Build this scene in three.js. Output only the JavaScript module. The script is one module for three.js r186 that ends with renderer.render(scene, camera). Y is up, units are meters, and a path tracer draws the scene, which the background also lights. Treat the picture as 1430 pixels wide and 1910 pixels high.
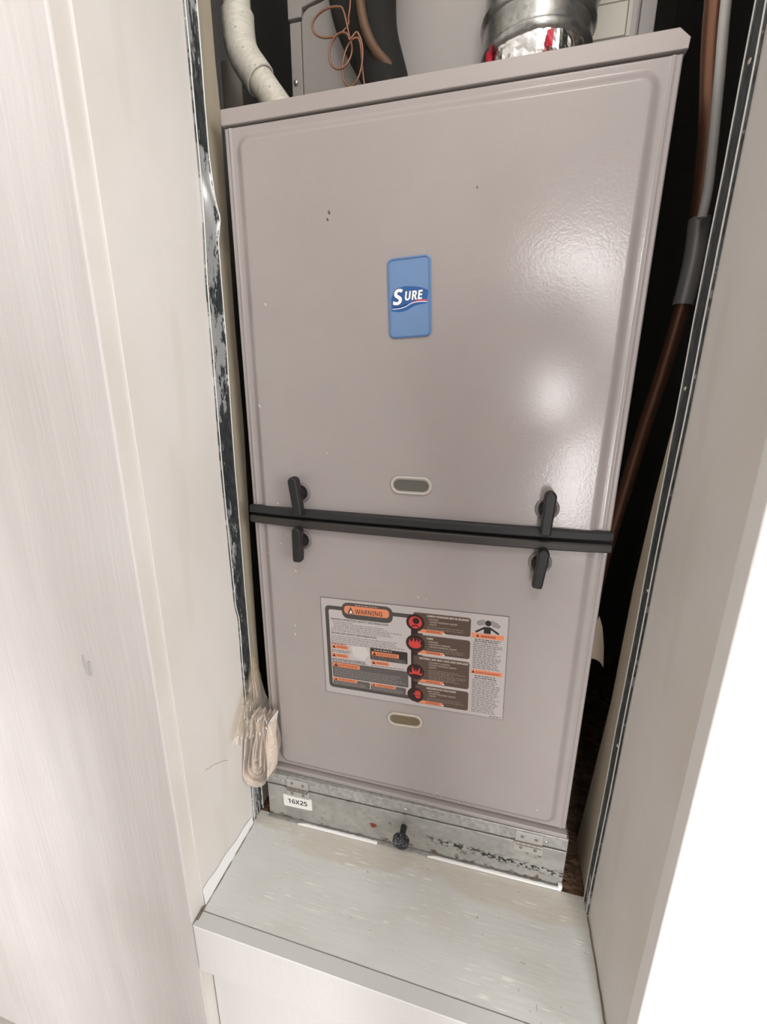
import * as THREE from 'three';
import { RoundedBoxGeometry } from 'three/addons/geometries/RoundedBoxGeometry.js';
import { mergeGeometries } from 'three/addons/utils/BufferGeometryUtils.js';
import { MarchingCubes } from 'three/addons/objects/MarchingCubes.js';
import { RectAreaLightUniformsLib } from 'three/addons/lights/RectAreaLightUniformsLib.js';

// ---------------------------------------------------------------- camera, light, exposure
const scene = new THREE.Scene();
const B = 0.538;                                   // height of the furnace's feet above the hall floor; the ledge lies at 0.45
const camera = new THREE.PerspectiveCamera(99.59, 1430 / 1910, 0.01, 20);
camera.position.set(0.317, 0.5824 + B, 0.5011);
camera.up.set(-0.07319, 0.96374, -0.25662);
camera.lookAt(0.317 - 0.24635, 0.5824 + B - 0.2668, 0.5011 - 0.93173);
scene.add(camera);
scene.background = new THREE.Color().setRGB(0.80, 0.90, 1.0);   // bright overcast sky beyond the hall window
const renderer = new THREE.WebGLRenderer({ antialias: true });
renderer.toneMapping = THREE.LinearToneMapping;
renderer.toneMappingExposure = 0.88;
renderer.shadowMap.enabled = true;
RectAreaLightUniformsLib.init();
const WIN = { x0: 0.44, x1: 0.74, y0: 0.46, y1: 1.74, z: 1.80 };  // the hall window behind the photographer
const daylight = new THREE.RectAreaLight(new THREE.Color().setRGB(1.0, 0.98, 0.97), 36, WIN.x1 - WIN.x0, WIN.y1 - WIN.y0);
daylight.position.set((WIN.x0 + WIN.x1) / 2, (WIN.y0 + WIN.y1) / 2, WIN.z - 0.015);
daylight.lookAt(daylight.position.x, daylight.position.y, 0);
scene.add(daylight);
const SIDE = { z0: 0.70, z1: 1.62, y0: 0.80, y1: 2.02, x: 1.95 };  // unseen second window, added in the right end wall to brighten the left jamb
const sideLight = new THREE.RectAreaLight(new THREE.Color().setRGB(1.0, 0.985, 0.975), 8.5, SIDE.z1 - SIDE.z0, SIDE.y1 - SIDE.y0);
sideLight.position.set(SIDE.x - 0.012, (SIDE.y0 + SIDE.y1) / 2, (SIDE.z0 + SIDE.z1) / 2);
sideLight.lookAt(0, sideLight.position.y, sideLight.position.z);
scene.add(sideLight);
const FILL_LAMP = [0.45, 2.385, 1.15];                                 // unseen flush ceiling lamp, added as fill light
const fillLampLight = new THREE.RectAreaLight(new THREE.Color().setRGB(1.0, 0.95, 0.9), 16, 0.34, 0.34);
fillLampLight.position.set(FILL_LAMP[0], FILL_LAMP[1] - 0.082, FILL_LAMP[2]);
fillLampLight.lookAt(FILL_LAMP[0], 0, FILL_LAMP[2]);
scene.add(fillLampLight);

// ---------------------------------------------------------------- helpers
let seed = 20240611;
const rnd = () => { seed = (seed * 1664525 + 1013904223) >>> 0; return seed / 4294967296; };
const hash = (i, j, k = 0) => { let h = (Math.imul(i, 374761393) + Math.imul(j, 668265263) + Math.imul(k, 974711)) | 0; h = Math.imul(h ^ (h >>> 13), 1274126177); return ((h ^ (h >>> 16)) >>> 0) / 4294967296; };
const mod = (a, n) => ((a % n) + n) % n;
function vnoise(x, y, px = 4096, py = 4096, k = 0) {              // value noise, repeats every px, py cells
  const i = Math.floor(x), j = Math.floor(y), fx = x - i, fy = y - j, sx = fx * fx * (3 - 2 * fx), sy = fy * fy * (3 - 2 * fy);
  const h = (a, b) => hash(mod(a, px), mod(b, py), k);
  return (h(i, j) * (1 - sx) + h(i + 1, j) * sx) * (1 - sy) + (h(i, j + 1) * (1 - sx) + h(i + 1, j + 1) * sx) * sy;
}
const fbm = (x, y, px, py, k, n = 4) => { let s = 0, a = 0.5, t = 0; for (let o = 0; o < n; o++) { s += a * vnoise(x, y, px, py, k + o); t += a; x *= 2; y *= 2; px *= 2; py *= 2; a *= 0.5; } return s / t; };
const clamp = (v, a = 0, b = 1) => Math.min(b, Math.max(a, v));
const sstep = (a, b, v) => { const t = clamp((v - a) / (b - a)); return t * t * (3 - 2 * t); };
const mix = (a, b, t) => a + (b - a) * t;
const mix3 = (a, b, t) => [mix(a[0], b[0], t), mix(a[1], b[1], t), mix(a[2], b[2], t)];
function dataTex(w, h, fn, color = true) {                        // fn(u, v) -> [r, g, b] in 0..1 as stored; row 0 is v = 0
  const d = new Uint8Array(w * h * 4);
  for (let j = 0; j < h; j++) for (let i = 0; i < w; i++) {
    const c = fn((i + 0.5) / w, (j + 0.5) / h), o = (j * w + i) * 4;
    for (let q = 0; q < 3; q++) d[o + q] = clamp(typeof c === 'number' ? c : c[q]) * 255;
    d[o + 3] = 255;
  }
  const t = new THREE.DataTexture(d, w, h);
  t.wrapS = t.wrapT = THREE.RepeatWrapping; t.magFilter = THREE.LinearFilter; t.minFilter = THREE.LinearMipmapLinearFilter; t.generateMipmaps = true;
  if (color) t.colorSpace = THREE.SRGBColorSpace;
  t.needsUpdate = true;
  return t;
}
function canvasTex(w, h, draw) {
  const c = document.createElement('canvas'); c.width = w; c.height = h;
  draw(c.getContext('2d'), w, h);
  const t = new THREE.CanvasTexture(c); t.colorSpace = THREE.SRGBColorSpace; t.anisotropy = 8;
  return t;
}
const rep = (t, su, sv) => { const c = t.clone(); c.repeat.set(1 / su, 1 / sv); c.needsUpdate = true; return c; };   // one repeat every su x sv metres
function uvMetres(g) {                                             // uv in metres, by the way each face points
  if (g.index) g = g.toNonIndexed();
  const p = g.attributes.position, n = g.attributes.normal, uv = new Float32Array(p.count * 2);
  for (let i = 0; i < p.count; i++) {
    const f = i - (i % 3); let nx = 0, ny = 0, nz = 0;
    for (let q = 0; q < 3; q++) { nx += n.getX(f + q); ny += n.getY(f + q); nz += n.getZ(f + q); }
    nx = Math.abs(nx); ny = Math.abs(ny); nz = Math.abs(nz);
    const [a, b] = nx >= ny && nx >= nz ? [p.getZ(i), p.getY(i)] : ny >= nz ? [p.getX(i), p.getZ(i)] : [p.getX(i), p.getY(i)];
    uv[2 * i] = a; uv[2 * i + 1] = b;
  }
  g.setAttribute('uv', new THREE.BufferAttribute(uv, 2));
  return g;
}
const bx = (x0, x1, y0, y1, z0, z1, r = 0) => {
  const w = x1 - x0, h = y1 - y0, d = z1 - z0, rr = Math.min(r, w * 0.49, h * 0.49, d * 0.49);
  const g = rr > 0 ? new RoundedBoxGeometry(w, h, d, 2, rr) : new THREE.BoxGeometry(w, h, d);
  g.translate((x0 + x1) / 2, (y0 + y1) / 2, (z0 + z1) / 2);
  return uvMetres(g);
};
const cyl = (r0, r1, h, seg = 24) => new THREE.CylinderGeometry(r0, r1, h, seg);
const V = (x, y, z) => new THREE.Vector3(x, y, z);
const tube = (pts, r, seg = 64, rs = 12, closed = false) => new THREE.TubeGeometry(new THREE.CatmullRomCurve3(pts.map((p) => V(...p)), closed), seg, r, rs, closed);
function lathe(pts, seg = 48) { return new THREE.LatheGeometry(pts.map(([r, y]) => new THREE.Vector2(r, y)), seg); }
const strip = (gs) => gs.map((g) => { const q = g.index ? g.toNonIndexed() : g; for (const k of Object.keys(q.attributes)) if (!['position', 'normal', 'uv'].includes(k)) q.deleteAttribute(k); return q; });
function part(parent, name, geo, mat, label) {
  const g = Array.isArray(geo) ? mergeGeometries(strip(geo)) : geo;
  const m = new THREE.Mesh(g, mat); m.name = name; m.castShadow = m.receiveShadow = true;
  if (label) m.userData.label = label;
  parent.add(m); return m;
}
const taken = {};
const numbered = (n) => { const k = taken[n] = (taken[n] ?? -1) + 1; return k ? `${n}_${String(k).padStart(3, '0')}` : n; };
function thing(name, label, category, pos = [0, 0, 0], group) {
  const o = new THREE.Group(); o.name = numbered(name); o.position.set(...pos); o.userData = { label, category };
  if (group) o.userData.group = group;
  scene.add(o); return o;
}
function single(name, geo, mat, label, category, group) {
  const m = part(scene, numbered(name), geo, mat); m.userData = { label, category };
  if (group) m.userData.group = group;
  return m;
}
function struct(name, geo, mat, label, category) { const m = part(scene, name, geo, mat); m.userData = { kind: 'structure', label, category }; return m; }
// a surface given on a grid of (u, v) -> [x, y, z]
function gridGeo(us, vs, fn, uvf) {
  const p = [], uv = [], idx = [], nu = us.length, nv = vs.length;
  for (let j = 0; j < nv; j++) for (let i = 0; i < nu; i++) { const q = fn(us[i], vs[j]); p.push(...q); uv.push(...(uvf ? uvf(us[i], vs[j], q) : [us[i], vs[j]])); }
  for (let j = 0; j < nv - 1; j++) for (let i = 0; i < nu - 1; i++) { const a = j * nu + i; idx.push(a, a + 1, a + nu, a + 1, a + nu + 1, a + nu); }
  const g = new THREE.BufferGeometry();
  g.setAttribute('position', new THREE.Float32BufferAttribute(p, 3)); g.setAttribute('uv', new THREE.Float32BufferAttribute(uv, 2)); g.setIndex(idx); g.computeVertexNormals();
  return g;
}
const span = (a, b, n) => Array.from({ length: n + 1 }, (_, i) => a + (b - a) * i / n);
const lin = (r, g, b) => new THREE.Color().setRGB(r, g, b);
const std = (o) => new THREE.MeshStandardMaterial({ side: THREE.DoubleSide, ...o });
const interp = (tab, y) => { if (y <= tab[0][0]) return tab[0][1]; for (let i = 1; i < tab.length; i++) if (y <= tab[i][0]) { const t = (y - tab[i - 1][0]) / (tab[i][0] - tab[i - 1][0]); return mix(tab[i - 1][1], tab[i][1], t * t * (3 - 2 * t)); } return tab[tab.length - 1][1]; };
const roundRect = (w, h, r, x = 0, y = 0) => { const s = new THREE.Shape(); s.moveTo(x - w / 2 + r, y - h / 2); s.lineTo(x + w / 2 - r, y - h / 2); s.absarc(x + w / 2 - r, y - h / 2 + r, r, -Math.PI / 2, 0); s.lineTo(x + w / 2, y + h / 2 - r); s.absarc(x + w / 2 - r, y + h / 2 - r, r, 0, Math.PI / 2); s.lineTo(x - w / 2 + r, y + h / 2); s.absarc(x - w / 2 + r, y + h / 2 - r, r, Math.PI / 2, Math.PI); s.lineTo(x - w / 2, y - h / 2 + r); s.absarc(x - w / 2 + r, y - h / 2 + r, r, Math.PI, Math.PI * 1.5); return s; };

// ---------------------------------------------------------------- materials
const brushBump = dataTex(512, 512, (u, v) => 0.55 * fbm(u * 40, v * 10, 40, 10, 3, 4) + 0.25 * fbm(u * 6, v * 6, 6, 6, 9, 3) + 0.2 * vnoise(u * 150, v * 60, 150, 60, 5), false);
const grainBump = dataTex(1024, 1024, (u, v) => {
  const w = 0.035 * (fbm(u * 3, v * 3, 3, 3, 40, 3) - 0.5);
  const s = fbm((u + w) * 48, v * 3, 48, 3, 21, 4), f = fbm((u + w) * 160, v * 7, 160, 7, 31, 3);
  return clamp(0.5 + 1.5 * (0.5 * s + 0.5 * f - 0.5) + 0.12 * (vnoise(u * 260, v * 260, 260, 260, 2) - 0.5));
}, false);
const panelColor = dataTex(512, 512, (u, v) => {
  const n = fbm(u * 5, v * 5, 5, 5, 61, 4), s = fbm(u * 40, v * 3, 40, 3, 71, 3);
  return mix3([0.838, 0.818, 0.81], [0.872, 0.858, 0.855], clamp(n * 1.3 - 0.15)).map((c) => c * (0.975 + 0.05 * s));
});
const creamColor = dataTex(512, 512, (u, v) => {
  const n = fbm(u * 6, v * 4, 6, 4, 81, 4), m = fbm(u * 18, v * 3, 18, 3, 95, 3);
  let c = mix3([0.858, 0.836, 0.81], [0.885, 0.873, 0.858], clamp(n * 1.5 - 0.25));
  c = mix3(c, [0.835, 0.81, 0.775], 0.35 * sstep(0.64, 0.8, m));
  return c;
});
const M = {
  panel: std({ map: rep(panelColor, 0.7, 0.7), bumpMap: rep(grainBump, 0.4, 0.55), bumpScale: 0.0004, roughness: 0.5 }),
  cream: std({ map: rep(creamColor, 0.5, 0.5), bumpMap: rep(brushBump, 0.35, 0.5), bumpScale: 0.00022, roughness: 0.45 }),
  casing: std({ color: lin(0.86, 0.85, 0.83), bumpMap: rep(brushBump, 0.4, 0.4), bumpScale: 0.0004, roughness: 0.5 }),
  white: std({ color: lin(0.84, 0.83, 0.82), bumpMap: rep(brushBump, 0.3, 0.3), bumpScale: 0.0004, roughness: 0.5 }),
  greyPaint: std({ color: lin(0.60, 0.60, 0.58), roughness: 0.5, bumpMap: rep(brushBump, 0.3, 0.3), bumpScale: 0.0004 }),
  caulk: std({ color: lin(0.88, 0.88, 0.87), roughness: 0.45 }),
  drywall: std({ color: lin(0.42, 0.36, 0.27), roughness: 0.9, bumpMap: rep(brushBump, 0.2, 0.2), bumpScale: 0.0004 }),
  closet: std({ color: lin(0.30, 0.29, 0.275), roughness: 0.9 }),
  hallWall: std({ color: lin(0.72, 0.70, 0.68), roughness: 0.8 }),
  hallFloor: std({ color: lin(0.40, 0.37, 0.34), roughness: 0.55 }),
  hallCeil: std({ color: lin(0.80, 0.79, 0.77), roughness: 0.9 }),
  black: new THREE.MeshPhysicalMaterial({ side: THREE.DoubleSide, color: lin(0.02, 0.02, 0.02), roughness: 0.42, specularIntensity: 0.6 }),
  blackTrim: new THREE.MeshPhysicalMaterial({ side: THREE.DoubleSide, color: lin(0.024, 0.025, 0.027), roughness: 0.5, specularIntensity: 0.7 }),
  grommet: std({ color: lin(0.20, 0.18, 0.175), roughness: 0.4 }),
  cabinet: std({ color: lin(0.385, 0.345, 0.328), roughness: 0.36 }),
  coil: std({ color: lin(0.40, 0.37, 0.35), roughness: 0.45 }),
  copper: std({ color: lin(0.30, 0.15, 0.095), metalness: 0.7, roughness: 0.42 }),
  foam: std({ color: lin(0.015, 0.014, 0.013), roughness: 0.9 }),
  screw: std({ color: lin(0.62, 0.61, 0.58), metalness: 0.9, roughness: 0.3 }),
};
// the paint of the furnace doors, with the chips and spatters that it carries
const SPOTS = [[615, 398, 2.2, 0], [612, 411, 1.6, 0], [890, 352, 1.3, 0], [497, 568, 1.5, 1], [486, 757, 2.0, 1], [611, 845, 1.2, 1], [520, 938, 1.8, 1], [549, 990, 1.5, 1], [553, 1063, 1.6, 1], [525, 1012, 1.0, 1], [536, 995, 1, 1], [552, 1165, 1.4, 1], [552, 1181, 2, 1], [501, 1030, 1.2, 1], [810, 1480, 2, 1], [822, 1488, 1.7, 1], [855, 1499, 1.2, 1], [1001, 1508, 1.2, 1], [820, 1500, 1.4, 1], [780, 1112, 1.5, 1], [1130, 1034, 1.6, 1], [760, 985, 1.5, 1], [795, 1115, 1, 1], [815, 1476, 1, 1]];
const camR = [[0.96641, 0.00498, -0.25694], [0.07319, -0.96374, 0.25662], [-0.24635, -0.2668, -0.93173]];
const doorSpots = SPOTS.map(([u, v, s, k]) => { const d = [0, 1, 2].map((q) => camR[0][q] * (u - 715) / 807.24 + camR[1][q] * (v - 955) / 807.24 + camR[2][q]); const t = -0.5011 / d[2]; return [0.317 + t * d[0], 0.5824 + t * d[1], s * 0.00062, k]; });   // measured marks: metres on the door
const doorTex = (y0, y1) => dataTex(768, 768, (u, v) => {
  const x = u * 0.445, y = y0 + v * (y1 - y0);
  let c = [0.655, 0.623, 0.615];
  const n = fbm(u * 9, v * 9, 9, 9, 7, 3) - 0.5; c = c.map((q) => q * (1 + 0.02 * n));
  for (const [sx, sy, r, k] of doorSpots) { const dx = x - sx, dy = y - sy; if (Math.abs(dx) < 0.006 && Math.abs(dy) < 0.006) { const w = Math.hypot(dx * 1.2 + dy * 0.3, dy * 0.7) + 0.0009 * (vnoise(x * 2500, y * 2500, 4096, 4096, 3) - 0.5); if (w < r) c = k ? [0.86, 0.84, 0.82] : [0.36, 0.25, 0.17]; } }
  return c;
});
const orange = dataTex(256, 256, (u, v) => 0.7 * fbm(u * 40, v * 40, 40, 40, 15, 2) + 0.3 * fbm(u * 4, v * 4, 4, 4, 18, 2), false);
const doorMat = (y0, y1) => std({ map: doorTex(y0, y1), roughness: 0.2, bumpMap: (() => { const t = orange.clone(); t.repeat.set(6, 6); t.needsUpdate = true; return t; })(), bumpScale: 0.00008 });
// galvanised sheet: crystal patches
const spangle = (u, v, n, k) => { const x = u * n, y = v * n, i = Math.floor(x), j = Math.floor(y); let best = 9, val = 0; for (let a = -1; a <= 1; a++) for (let b = -1; b <= 1; b++) { const ii = mod(i + a, n), jj = mod(j + b, n), dx = i + a + hash(ii, jj, k) - x, dy = j + b + hash(ii, jj, k + 1) - y, d = dx * dx + dy * dy; if (d < best) { best = d; val = hash(ii, jj, k + 2); } } return val; };
const galvTex = dataTex(512, 512, (u, v) => { const s = 0.62 + 0.10 * spangle(u, v, 40, 3) + 0.08 * (fbm(u * 8, v * 8, 8, 8, 33, 4) - 0.5); return [s, s * 0.995, s * 0.975]; });
M.galv = std({ map: rep(galvTex, 0.2, 0.2), metalness: 0.35, roughness: 0.42 });
M.leaf = std({ color: lin(0.55, 0.545, 0.52), metalness: 0.5, roughness: 0.4 });
M.flueMetal = std({ map: rep(galvTex, 0.16, 0.16), metalness: 0.9, roughness: 0.3 });
// access panel of the filter rack: zinc with rust, soot and scraped-off coating, where the photograph shows them
const rackTex = dataTex(1024, 256, (u, v) => {
  const x = u * 0.45, y = v * 0.075;
  let s = 0.66 + 0.05 * spangle(u, v * 0.17, 60, 9) + 0.12 * (fbm(u * 22, v * 5, 22, 5, 52, 4) - 0.5);
  let c = [s, s * 0.995, s * 0.97];
  const soot = fbm(u * 120, v * 26, 120, 26, 77, 3);                           // ragged dark scrapes along the lower right
  const line = Math.exp(-(((v - (0.52 - 0.35 * (u - 0.45))) / 0.08) ** 2)) * sstep(0.55, 0.62, u);
  c = mix3(c, [0.16, 0.17, 0.18], line * sstep(0.5, 0.6, soot));
  const rust = fbm(u * 40, v * 7, 40, 7, 88, 4);
  c = mix3(c, [0.36, 0.28, 0.21], 0.75 * sstep(0.52, 0.72, rust + 0.36 * (1 - sstep(0.0, 0.2, v)) - 0.20));
  const spot = Math.hypot((x - 0.176) / 0.008, (y - 0.033) / 0.007) + 0.8 * (fbm(u * 90, v * 16, 90, 16, 99, 3) - 0.5);
  c = mix3(c, [0.52, 0.24, 0.15], 0.9 * sstep(0.85, 0.5, spot));
  return c;
});
M.rackDoor = std({ map: rackTex, metalness: 0.45, roughness: 0.45 });
// dented zinc strips: pale lengths mix white paint flakes with painted-in reflections, dark oxidised zinc elsewhere
const flakeSheenTex = (k, paintAndSheen) => dataTex(128, 2048, (u, v) => {
  const y = v * 1.8 - 0.088, w = interp(paintAndSheen, y);
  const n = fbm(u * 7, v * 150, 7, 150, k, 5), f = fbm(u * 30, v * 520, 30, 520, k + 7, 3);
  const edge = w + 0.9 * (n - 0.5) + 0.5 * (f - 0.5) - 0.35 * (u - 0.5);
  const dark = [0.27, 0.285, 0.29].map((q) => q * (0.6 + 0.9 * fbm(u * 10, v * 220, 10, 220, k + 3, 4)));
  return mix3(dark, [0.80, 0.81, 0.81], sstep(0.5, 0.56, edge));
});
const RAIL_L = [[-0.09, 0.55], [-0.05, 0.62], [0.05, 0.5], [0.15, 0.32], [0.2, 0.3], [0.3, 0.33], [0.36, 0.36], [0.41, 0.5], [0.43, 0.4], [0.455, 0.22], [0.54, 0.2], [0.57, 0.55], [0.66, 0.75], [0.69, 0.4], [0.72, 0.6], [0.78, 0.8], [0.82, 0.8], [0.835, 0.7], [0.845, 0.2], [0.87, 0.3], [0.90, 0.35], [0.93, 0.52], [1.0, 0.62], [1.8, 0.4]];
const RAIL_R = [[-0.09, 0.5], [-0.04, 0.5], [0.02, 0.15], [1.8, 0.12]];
M.hem = std({ color: lin(0.78, 0.78, 0.75), metalness: 0.3, roughness: 0.35 });  // paler colour for both edges of the strips
M.railL = std({ map: flakeSheenTex(5, RAIL_L), metalness: 0.45, roughness: 0.4 });
M.railR = std({ map: flakeSheenTex(25, RAIL_R), metalness: 0.45, roughness: 0.4 });
const ledgeTex = dataTex(1024, 512, (u, v) => {                   // u across, v = 0 at the back, 1 at the front
  const n = fbm(u * 8, v * 4, 8, 4, 11, 4);
  let c = mix3([0.805, 0.803, 0.787], [0.838, 0.84, 0.83], clamp(1.6 * n - 0.3));
  const edge = 0.23 + 0.05 * Math.sin(u * 9) + 0.24 * (fbm(u * 7, v * 7, 7, 7, 13, 4) - 0.5) - 0.1 * sstep(0.35, 0.05, u);
  const dust = sstep(edge + 0.04, edge - 0.02, v) * (0.55 + 0.45 * fbm(u * 40, v * 12, 40, 12, 17, 3));
  c = mix3(c, [0.78, 0.745, 0.685], 0.7 * dust);
  const sc = fbm(u * 22 + v * 2, v * 90, 22, 90, 19, 3), ms = vnoise(u * 9, v * 14, 9, 14, 23);
  c = mix3(c, [0.93, 0.92, 0.90], 0.75 * sstep(0.70, 0.76, sc) * sstep(0.45, 0.6, ms));
  const pit = vnoise(u * 130, v * 45, 130, 45, 29);
  c = mix3(c, [0.52, 0.50, 0.47], 0.7 * sstep(0.972, 0.99, pit));
  return c;
});
const ledgeBump = dataTex(1024, 512, (u, v) => 0.5 * fbm(u * 14, v * 30, 14, 30, 41, 4) + 0.5 * fbm(u * 30, v * 10, 30, 10, 47, 3), false);
M.ledge = std({ map: ledgeTex, bumpMap: ledgeBump, bumpScale: 0.0005, roughness: 0.5 });
M.dirt = std({ map: rep(dataTex(512, 512, (u, v) => { const n = fbm(u * 20, v * 20, 20, 20, 3, 5), g = fbm(u * 6, v * 50, 6, 50, 8, 3); return mix3([0.30, 0.21, 0.15], [0.58, 0.47, 0.37], clamp(1.7 * (0.6 * n + 0.4 * g) - 0.35)); }), 0.25, 0.25), roughness: 0.95, bumpMap: rep(dataTex(256, 256, (u, v) => fbm(u * 30, v * 30, 30, 30, 12, 4), false), 0.12, 0.12), bumpScale: 0.004 });

// ================================================================= THE SETTING
const XL = -0.0225, XR = 0.478;                      // the two jamb faces
const LEDGE = 0.45, TOP = 2.12, CEIL = 2.42;
struct('floor', bx(-1.32, 1.95, -0.05, 0, 0.15, 1.95), M.hallFloor, 'tan hall floor in front of the closet', 'floor');
struct('ceiling', bx(-1.32, 1.95, CEIL, CEIL + 0.06, -0.9, 1.95), M.hallCeil, 'white ceiling over hall and closet', 'ceiling');
struct('wall_left', bx(-1.32, XL - 0.0025, 0, CEIL, 0.148, 0.176, 0.002), M.panel, 'pale painted wood-grain panelling left of the furnace closet', 'wall');
struct('wall_right', bx(XR + 0.03, 1.95, 0, CEIL, 0.13, 0.172), M.hallWall, 'beige painted wall right of the closet casing', 'wall');
struct('wall_end_left', bx(-1.36, -1.32, -0.05, CEIL, 0.12, 1.95), M.hallWall, 'hall end wall on the left', 'wall');
const glassPane = new THREE.MeshPhysicalMaterial({ color: 0xffffff, transmission: 1, roughness: 0, thickness: 0, ior: 1.5 });
{ // right end wall with its added window
  const s = new THREE.Shape(); s.moveTo(-1.95, -0.05); s.lineTo(-0.12, -0.05); s.lineTo(-0.12, CEIL); s.lineTo(-1.95, CEIL); s.closePath();
  const h = new THREE.Path(); h.moveTo(-SIDE.z1, SIDE.y0); h.lineTo(-SIDE.z1, SIDE.y1); h.lineTo(-SIDE.z0, SIDE.y1); h.lineTo(-SIDE.z0, SIDE.y0); h.closePath(); s.holes.push(h);
  const g = new THREE.ExtrudeGeometry(s, { depth: 0.1, bevelEnabled: false }); g.rotateY(Math.PI / 2); g.translate(SIDE.x, 0, 0);
  struct('wall_end_right', uvMetres(g), M.hallWall, 'hall end wall on the right with an added window', 'wall');
  const w = new THREE.Group(); w.name = 'window_2'; w.userData = { kind: 'structure', label: 'wide unseen window added in the right end wall of the hall', category: 'window' }; scene.add(w);
  const f = 0.035, a = SIDE.x + 0.03, b = SIDE.x + 0.07; part(w, 'window_frame', [bx(a, b, SIDE.y0, SIDE.y1, SIDE.z0, SIDE.z0 + f), bx(a, b, SIDE.y0, SIDE.y1, SIDE.z1 - f, SIDE.z1), bx(a, b, SIDE.y0, SIDE.y0 + f, SIDE.z0 + f, SIDE.z1 - f), bx(a, b, SIDE.y1 - f, SIDE.y1, SIDE.z0 + f, SIDE.z1 - f)], M.white);
  part(w, 'pane', bx(a + 0.018, a + 0.022, SIDE.y0 + f, SIDE.y1 - f, SIDE.z0 + f, SIDE.z1 - f), glassPane);
}
{ // the opposite hall wall with its window opening
  const s = new THREE.Shape(); s.moveTo(-1.32, 0); s.lineTo(1.95, 0); s.lineTo(1.95, CEIL); s.lineTo(-1.32, CEIL); s.closePath();
  const h = new THREE.Path(); h.moveTo(WIN.x0, WIN.y0); h.lineTo(WIN.x0, WIN.y1); h.lineTo(WIN.x1, WIN.y1); h.lineTo(WIN.x1, WIN.y0); h.closePath(); s.holes.push(h);
  const g = new THREE.ExtrudeGeometry(s, { depth: 0.12, bevelEnabled: false }); g.translate(0, 0, WIN.z);
  struct('wall_back', uvMetres(g), M.hallWall, 'hall wall opposite the closet with a window', 'wall');
  const w = new THREE.Group(); w.name = 'window_1'; w.userData = { kind: 'structure', label: 'tall window in the hall wall opposite the furnace', category: 'window' }; scene.add(w);
  const f = 0.035; part(w, 'window_frame', [bx(WIN.x0, WIN.x0 + f, WIN.y0, WIN.y1, WIN.z + 0.03, WIN.z + 0.08), bx(WIN.x1 - f, WIN.x1, WIN.y0, WIN.y1, WIN.z + 0.03, WIN.z + 0.08), bx(WIN.x0 + f, WIN.x1 - f, WIN.y0, WIN.y0 + f, WIN.z + 0.03, WIN.z + 0.08), bx(WIN.x0 + f, WIN.x1 - f, WIN.y1 - f, WIN.y1, WIN.z + 0.03, WIN.z + 0.08)], M.white);
  part(w, 'pane', bx(WIN.x0 + f, WIN.x1 - f, WIN.y0 + f, WIN.y1 - f, WIN.z + 0.052, WIN.z + 0.056), glassPane);
}
// closet shell
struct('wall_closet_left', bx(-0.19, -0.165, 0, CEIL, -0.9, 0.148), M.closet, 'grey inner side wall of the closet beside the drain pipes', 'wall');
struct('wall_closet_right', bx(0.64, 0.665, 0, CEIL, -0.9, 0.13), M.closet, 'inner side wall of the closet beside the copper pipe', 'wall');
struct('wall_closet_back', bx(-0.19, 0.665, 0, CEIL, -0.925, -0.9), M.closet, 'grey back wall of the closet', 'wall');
struct('wall_header', [bx(XL, XR, TOP, CEIL, 0.0, 0.17), bx(-0.165, 0.64, TOP, CEIL, -0.03, 0.0)], M.cream, 'header over the closet opening', 'wall');
// jambs
struct('trim_1', [bx(XL - 0.03, XL, LEDGE - 0.1, TOP, 0.012, 0.1555, 0.0012)], M.cream, 'cream painted jamb board left of the furnace', 'jamb');
struct('trim_2', bx(XL - 0.03, XL - 0.002, 0, TOP, 0.1555, 0.1738), M.cream, 'narrow cream stop strip between jamb and wood-grain panel', 'jamb');
struct('trim_3', bx(XR, XR + 0.03, 0, TOP, 0.03, 0.1755, 0.001), M.cream, 'cream painted jamb board right of the furnace', 'jamb');
struct('trim_4', bx(XR - 0.0006, XR + 0.077, 0, TOP + 0.08, 0.1755, 0.1945, 0.002), M.casing, 'white door casing at the right of the closet', 'casing');
{ // raw drywall behind the zinc strips
  const s = new THREE.Shape(); s.moveTo(-0.012, LEDGE); s.lineTo(-0.012, TOP); s.lineTo(0.034, TOP);
  for (const [y, z] of [[1.0, -0.0335], [0.94, -0.0335], [0.9, -0.0355], [0.78, -0.033], [0.67, -0.0305], [0.53, -0.032], [0.4, -0.026], [0.22, -0.021], [0.05, -0.02]]) s.lineTo(-z, y + B);
  s.lineTo(0.02, LEDGE); s.closePath();
  const g = new THREE.ExtrudeGeometry(s, { depth: 0.013, bevelEnabled: false }); g.rotateY(Math.PI / 2); g.translate(XL - 0.013, 0, 0);
  struct('wall_drywall_left', uvMetres(g), M.drywall, 'raw tan drywall edge between zinc strip and furnace, left side', 'drywall');
  const t = new THREE.Shape(); t.moveTo(-0.03, LEDGE); t.lineTo(-0.05, TOP); t.lineTo(-0.042, TOP);
  for (const [y, z] of [[0.95, 0.042], [0.7, 0.03], [0.584, 0.024], [0.48, 0.003], [0.365, -0.0133], [0.21, -0.0217], [0.06, -0.045]]) t.lineTo(-z, y + B);
  t.lineTo(0.07, LEDGE); t.closePath();
  const q = new THREE.ExtrudeGeometry(t, { depth: 0.013, bevelEnabled: false }); q.rotateY(Math.PI / 2); q.translate(XR, 0, 0);
  struct('wall_drywall_right', uvMetres(q), M.drywall, 'raw tan drywall edge behind the right zinc strip', 'drywall');
}
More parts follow.
